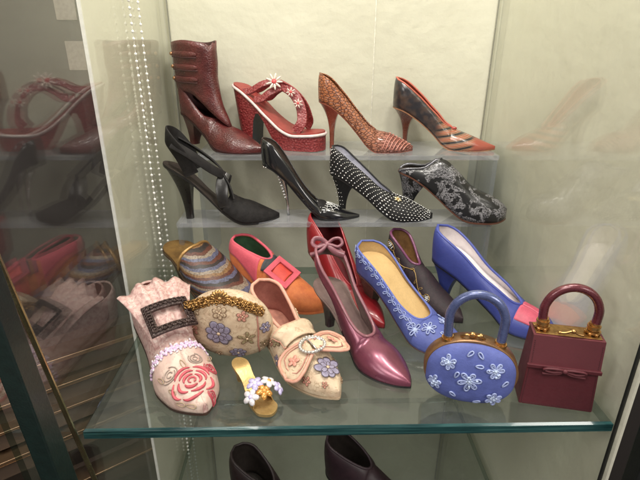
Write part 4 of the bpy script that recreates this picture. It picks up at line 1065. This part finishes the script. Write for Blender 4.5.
# 18 cream floral purse with gold chain frame
t = thing('round_purse', (-5.2, 27.6, 0), -8, 'round cream brocade purse with violet flowers and a heaped gold chain clasp', 'purse', 'miniature purses on the glass shelf')
def bag_pt(u, v, off=0):               # u longitude, v latitude
    cz = 2.55; rx, ry, rz_ = 2.95+off, 1.35+off, 2.5+off
    c, s_ = math.cos(v), math.sin(v); e = lambda q, pw: math.copysign(abs(q)**pw, q)
    z = cz+rz_*e(s_, .85); k = 1-.10*max(0, s_)
    z = max(z, .03)
    return Vector((rx*e(c, .8)*e(math.cos(u), .9)*k, ry*e(c, .7)*math.sin(u)-.10*(z-2.5), z))
nu, nv_ = 56, 30
body = MB().grid([[bag_pt(2*PI*i/nu, -PI/2+PI*j/nv_) for j in range(nv_+1)] for i in range(nu)], cu=True).build('body', M_cream, t, subsurf=1)
def fz(x, z, off=.0):                  # front face point
    s_ = max(-.98, min(.98, (z-2.55)/2.5)); v = math.copysign(abs(s_)**(1/.85), s_); v = math.asin(v); c = math.cos(v)**.8*(1-.1*max(0, math.sin(v)))
    q = max(-.96, min(.96, x/(2.95*c))); q = math.copysign(abs(q)**(1/.9), q); u = -math.acos(q)
    p = bag_pt(u, v); a = bag_pt(u+.02, v)-bag_pt(u-.02, v); b = bag_pt(u, v+.02)-bag_pt(u, v-.02); n = a.cross(b).normalized(); n = n if n.y < 0 else -n
    return p+n*off, n
mb = MB()
for (x, z, r, m_, np_) in ((-.35, 2.6, .95, 0, 8), (-.2, 4.1, .50, 3, 6), (1.25, 3.9, .38, 2, 5), (1.45, 2.25, .62, 1, 5), (.75, 1.0, .55, 0, 7), (-2.2, 2.6, .48, 2, 5), (-1.7, 1.1, .5, 1, 5), (-1.9, 3.9, .35, 3, 5), (2.55, 2.9, .4, 0, 6), (2.4, 1.6, .35, 1, 5), (-.6, .75, .3, 3, 5)):
    p, n = fz(x, z, .03); rosette(mb, p, n, r, m_, 3, OM[m_], np_, x, .5 if m_ == 1 else .78)
mb.tube([fz(2.1-.05*math.sin(q), .5+4.0*(q/8), .03)[0] for q in range(9)], .05, 6, mi=2)
mb.tube([fz(-2.35+.1*q, 1.9-.25*q, .03)[0] for q in range(6)], .04, 6, mi=2)
attach(body, mb, DEC)
fr = MB().tube([Vector((-2.6+5.2*i/24, -.75-.10*math.sin(PI*i/24), 4.15+.65*math.sin(PI*i/24))) for i in range(25)], [.06+.16*math.sin(PI*i/24) for i in range(25)], 8).build('frame', M_gold, t)
mb = MB()
def link(c, rr, nrm, d, r=.055): Rr = frame(nrm, d); mb.tube([Vector(c)+Rr @ Vector((rr*math.cos(a), rr*.68*math.sin(a), 0)) for a in [2*PI*i/10 for i in range(10)]], r, 5, closed=True)
for row, (dz, dy) in enumerate(((-.20, -.22), (.02, -.30), (.22, -.16))):
    for k in range(30):
        q = (k+.5*(row % 2))/29.5; x = -2.5+5.0*q; z = 4.2+.62*math.sin(PI*q)+dz+random.uniform(-.03, .03)
        a = (k % 2)*1.3+random.uniform(-.3, .3); link((x, -.85+dy, z), .145+random.uniform(-.02, .02), (random.uniform(-.3, .3), -1, .4), (math.cos(a), 0, math.sin(a)))
        if k % 3 == row: mb.ball((x+.05, -.95+dy, z), random.uniform(.07, .10), 6)
for k in range(9):                      # cast leaves of the clasp
    a = PI*k/8; d = Vector((math.cos(a), -.2, math.sin(a)*.9+.1)); c = Vector((-.2, -1.0, 4.95))
    mb.ball(c+d*.38, (.30, .13, .07), 8, frame((0, -1, .3), d)); 
mb.ball((-.2, -1.12, 5.0), (.17, .14, .17), 8)
attach(fr, mb, M_gold)

# 19 tiny gold slide
t = thing('slide_sandal', (-4.6, 25.3, 0.02), -56, 'tiny gold slide sandal with lilac and white enamel flowers on its strap', 'shoe', G3)
L = Last(4.5, [(0, .50), (.15, .52), (.35, .42), (.5, .5), (.7, .68), (.85, .68), (1, .45)], [(0, 1.25), (.15, 1.2), (.35, .75), (.5, .3), (.65, .05), (1, .1)], [(0, .5), (1, .5)], hr=.15, tr=.88, th=0)
M_slg = mat('pale_gold_leather', (.58, .40, .17), .32, metal=.6, col2=(.48, .32, .12), vs=2)
slab(L, -.02, .16, 1.0).build('footbed', M_slg, t, bevel=.05)
heel(L, .22, .5, .2, .2, 1.5).build('heel', M_slg, t, angle=50)
L2 = Last(4.5, L.w, L.sole, [(0, .9), (1, .9)], hr=.15, tr=.88, th=0)
upper(L2, back=lambda v, sd: .64, t1=.77).build('strap', M_slg, t, thick=.06)
M_en1 = mat('white_enamel', (.62, .56, .60), .2, coat=.6); M_en2 = mat('lilac_enamel', (.40, .36, .66), .2, coat=.6); M_en3 = mat('amber_bead', (.60, .26, .05), .2, metal=.4, coat=.5)
for (x, y, z, r, a, b, n) in ((3.5, .1, 1.15, .50, M_en3, M_en3, (.5, 0, 1)), (3.05, .65, 1.3, .52, M_en1, M_en3, (.1, .4, 1)), (3.5, 1.05, .95, .46, M_en2, M_en1, (.5, .8, .7)), (2.8, -.15, 1.35, .52, M_en2, M_en1, (.1, -.2, 1)), (3.3, -.7, .95, .50, M_en1, M_en2, (.4, -.6, .8))):
    mb = MB(); flower(mb, (x, y, z), n, r, 5, h=.10, wid=.75, lift=.35, cmi=1, cr=.3); mb.build('flower', [a, b], t)

# 20 blue beaded purse
t = thing('handbag', (9.55, 23.0, 0), -14, 'rounded blue handbag with white beaded flowers and a tall arched blue handle', 'handbag', 'miniature purses on the glass shelf')
def bp_(u, v, off=0):
    e = lambda q, pw: math.copysign(abs(q)**pw, q); c, s_ = math.cos(v), math.sin(v)
    z = 2.15+(1.95*e(s_, .95) if s_ > 0 else 2.12*e(s_, .78))*(1+off); x = 2.58*(1+off)*e(c, .82)*e(math.cos(u), .8)*(1+.10*max(0, -s_))
    return Vector((x, (.95+off)*e(c, .7)*math.sin(u)*(1-.12*s_)-.0, max(.02, z)))
body = MB().grid([[bp_(2*PI*i/nu, -PI/2+PI*j/nv_) for j in range(nv_+1)] for i in range(nu)], cu=True).build('body', M_blu, t, subsurf=1)
def fb(x, z, off=.0):
    s_ = (z-2.15)/(1.95 if z > 2.15 else 2.12); s_ = max(-.97, min(.97, s_)); v = math.asin(math.copysign(abs(s_)**(1/(.95 if s_ > 0 else .78)), s_)); c = math.cos(v)**.82*(1+.10*max(0, -math.sin(v)))
    q = max(-.95, min(.95, x/(2.58*c))); q = math.copysign(abs(q)**(1/.8), q); u = -math.acos(q)
    p = bp_(u, v); a = bp_(u+.02, v)-bp_(u-.02, v); b = bp_(u, v+.02)-bp_(u, v-.02); n = a.cross(b).normalized(); n = n if n.y < 0 else -n
    return p+n*off, n
mb = MB()
for (x, z, r, a) in ((-.1, 2.0, .68, .2), (-1.35, 2.95, .54, .5), (1.25, 2.8, .56, .1), (1.4, .85, .54, .4), (-2.0, 1.45, .45, .3)):
    p, n = fb(x, z, .03); r *= random.uniform(.85, 1.0)
    for k in range(7): mb.ball(p+frame(n) @ Vector((random.uniform(-.6, .6)*r, random.uniform(-.6, .6)*r, .05)), random.uniform(.05, .085), 6)
    for k in range(6):
        an = a+2*PI*k/6+random.uniform(-.18, .18); d = frame(n, (1, 0, 0)) @ Vector((math.cos(an), math.sin(an), 0))
        j_ = random.uniform(.8, 1.1); mb.tube(loop(p+d*r*.2, n, d, r*.8*j_, r*.5, 12), .055, 5, closed=True); mb.tube(loop(p+d*r*.26, n, d, r*.5*j_, r*.24, 10), .04, 5, closed=True)
        mb.ball(p+d*r*.22, .08, 6)
    mb.ball(p+n*.04, .10, 6)
for (x, z, a) in ((-.35, 3.5, .8), (.5, 3.45, 2.2), (-.75, .75, 2.4), (.3, .45, .5), (-.9, 2.1, 1.2), (1.75, 1.8, .8), (.15, 3.0, 0)):
    p, n = fb(x, z, .03); d = frame(n, (1, 0, 0)) @ Vector((math.cos(a), math.sin(a), 0)); mb.tube(loop(p, n, d, .42, .24, 12), .05, 5, closed=True)
attach(body, mb, M_thread)
M_fr = mat('bronze_frame', (.24, .13, .06), .35, metal=.6)
arcp = [Vector((2.6*math.cos(a), .25, 2.1+2.08*math.sin(a))) for a in [-.75+(PI+1.1)*i/40 for i in range(41)]]
ribbon(arcp, .95, .16, nrm=[(p.x, 0, p.z-2.1) for p in arcp]).build('frame', M_fr, t, angle=40)
hd = spline([(-1.45, .25, 3.7)]+[(-1.52*math.cos(PI*i/10), .25, 5.3+1.7*math.sin(PI*i/10)) for i in range(11)]+[(1.45, .25, 3.7)], 8)
M_bh = mat('blue_enamel_handle', (.085, .11, .25), .25, metal=.3, coat=.5)
MB().tube(hd, .265, 12).build('handle', M_bh, t)
def fitting(mb, x, y, z):
    for (dz, r) in ((0, .42), (.18, .34), (.34, .38), (.5, .3)): mb.tube([(x, y, z+dz-.07), (x, y, z+dz+.07)], r, 12)
    for k in range(6): mb.ball((x+.36*math.cos(k), y+.36*math.sin(k), z-.08), .13, 6)
for sx in (-1.45, 1.45):
    mb = MB(); fitting(mb, sx, .25, 3.6); mb.build('handle_mount', M_gold, t, angle=40)
mb = MB()
mb.tube(spline([(-.75, .1, 4.25), (-.45, -.05, 4.5), (-.1, .1, 4.3), (.2, -.05, 4.5), (.55, .1, 4.25)], 6), .09, 6); mb.ball((-.15, 0, 4.5), (.2, .15, .2), 8); mb.ball((.3, 0, 4.48), (.16, .13, .18), 8)
mb.build('clasp', M_gold, t)

# 21 burgundy handbag
M_bb = mat('burgundy_bag_leather', (.085, .014, .020), .5, spec=.3, col2=(.070, .012, .017), vs=.7, bump=('noise', 9, .12))
t = thing('handbag', (14.75, 22.95, 0), -13, 'square burgundy handbag with front flap, small bow, gold clasp and arched handle', 'handbag', 'miniature purses on the glass shelf', .95)
def frustum(mb, z0, z1, hx0, hx1, hy0, hy1, y0=0, mi=0):
    V = []
    for z, hx, hy in ((z0, hx0, hy0), (z1, hx1, hy1)): V += [(-hx, -hy+y0, z), (hx, -hy+y0, z), (hx, hy+y0, z), (-hx, hy+y0, z)]
    mb.add(V, [(3, 2, 1, 0), (4, 5, 6, 7), (0, 1, 5, 4), (1, 2, 6, 5), (2, 3, 7, 6), (3, 0, 4, 7)], None, mi)
mb = MB(); frustum(mb, .03, 4.85, 2.14, 1.94, 1.0, .72); mb.build('body', M_bb, t, smooth=False, bevel=.08)
V = MB(); yb = lambda z: -(1.0-.28*z/4.85)
V.add([(-1.98, yb(4.8)-.02, 4.86), (1.98, yb(4.8)-.02, 4.86), (2.02, yb(3.0)-.12, 3.05), (-2.02, yb(3.0)-.12, 3.05), (-1.98, .72, 4.98), (1.98, .72, 4.98), (1.98, yb(4.8)-.04, 4.98), (-1.98, yb(4.8)-.04, 4.98)], [(7, 6, 2, 3), (4, 5, 6, 7)])
V.build('flap', M_bb, t, smooth=False, thick=.10)
MB().box((-2.1, yb(2.95)-.24, 2.82), (2.1, yb(2.95)-.06, 3.08)).build('band', M_bb, t, smooth=False, bevel=.05)
mb = MB()
for sd in (-1, 1):
    mb.tube(spline([(0, -1.16, 2.98), (sd*.48, -1.32, 3.12), (sd*1.02, -1.28, 3.06), (sd*1.14, -1.22, 2.90), (sd*.64, -1.26, 2.82), (0, -1.16, 2.92)], 5), .085, 6)
    mb.tube(spline([(0, -1.16, 2.90), (sd*.4, -1.2, 2.70), (sd*1.2, -1.16, 2.60)], 5), .075, 6)
mb.ball((0, -1.24, 2.96), (.17, .13, .17), 8); mb.build('bow', M_bb, t)
mb = MB()
for sx in (-1, 1):
    for k in range(22):
        z = .25+.118*k; x = sx*(2.0-.2*z/4.85); mb.ball((x, yb(z)-.01, z), (.022, .025, .042), 5)
for k in range(34): mb.ball((-1.95+3.9*k/33, yb(.18)-.01, .18), (.042, .025, .022), 5)
for sx in (-1, 1):
    for k in range(12): z = 3.2+.13*k; mb.ball((sx*1.86, yb(z)-.13+.05*(z-3.05)/1.8, z), (.022, .03, .04), 5)
attach([c for c in t.children if c.name.startswith('body')][0], mb, mat('dark_stitching', (.045, .010, .013), .6, wear=0))
MB().box((-1.84, -.60, 4.985), (1.84, .6, 5.05)).build('frame', M_gold, t, smooth=False, bevel=.05)
mb = MB(); mb.tube(spline([(-.6, -.6, 5.20), (-.25, -.66, 5.28), (.1, -.66, 5.42), (.45, -.64, 5.25), (.75, -.6, 5.20)], 6), .08, 6); mb.ball((.15, -.66, 5.42), (.17, .13, .15), 8); mb.ball((-.55, -.6, 5.22), (.13, .1, .1), 8)
mb.build('clasp', M_gold, t)
hd = spline([(-1.42, 0, 5.1)]+[(-1.5*math.cos(PI*i/10), 0, 6.3+1.65*math.sin(PI*i/10)) for i in range(11)]+[(1.42, 0, 5.1)], 8)
MB().tube(hd, .26, 12).build('handle', mat('burgundy_enamel', (.13, .022, .032), .28, metal=.3, coat=.5), t)
for sx in (-1.42, 1.42):
    mb = MB(); fitting(mb, sx, 0, 5.22); mb.build('handle_mount', M_gold, t, angle=40)

# ---------------------------------------------------------------- dark shoes on the lower glass shelf
M_dk = mat('dark_brown_leather', (.016, .008, .009), .5, col2=(.024, .012, .012), vs=1)
M_dk2 = mat('dark_plum_leather', (.020, .008, .013), .5, col2=(.03, .012, .018), vs=1)
G4 = 'dark shoes on the lower shelf'
for xy, yaw_, m_, l in (((-6.2, 32.3), -38, M_dk, 'dark brown low boot on the lower shelf, left of its plum neighbour'), ((2.2, 33.6), -32, M_dk2, 'dark plum low boot on the lower shelf, under the burgundy slingback')):
    t = shoe('low_boot', xy, -19.0, yaw_, l, G4, inset=.5)
    L = Last(10.5, [(0, 1.35), (.15, 1.45), (.35, 1.4), (.5, 1.5), (.68, 1.8), (.82, 1.5), (.93, .95), (1, .5)], pump_sole(1.8), [(0, 3.7), (.1, 3.6), (.25, 3.4), (.4, 3.3), (.5, 3.0), (.62, 2.3), (.8, 1.6), (1, .6)], th=.42, of=.85, fn=3, bulge=.15)
    upper(L).build('upper', m_, t, thick=.14, inner=M_blkin); piping(L, .12).build('piping', m_, t)
    slab(L, -.12, .02, 1.02).build('sole', M_sole, t, bevel=.03); slab(L, .03, .1, .93, t1=.7).build('insole', M_blkin, t)
    heel(L, .27, 1.3, .5, .55, 1.5).build('heel', M_sole, t, angle=50)
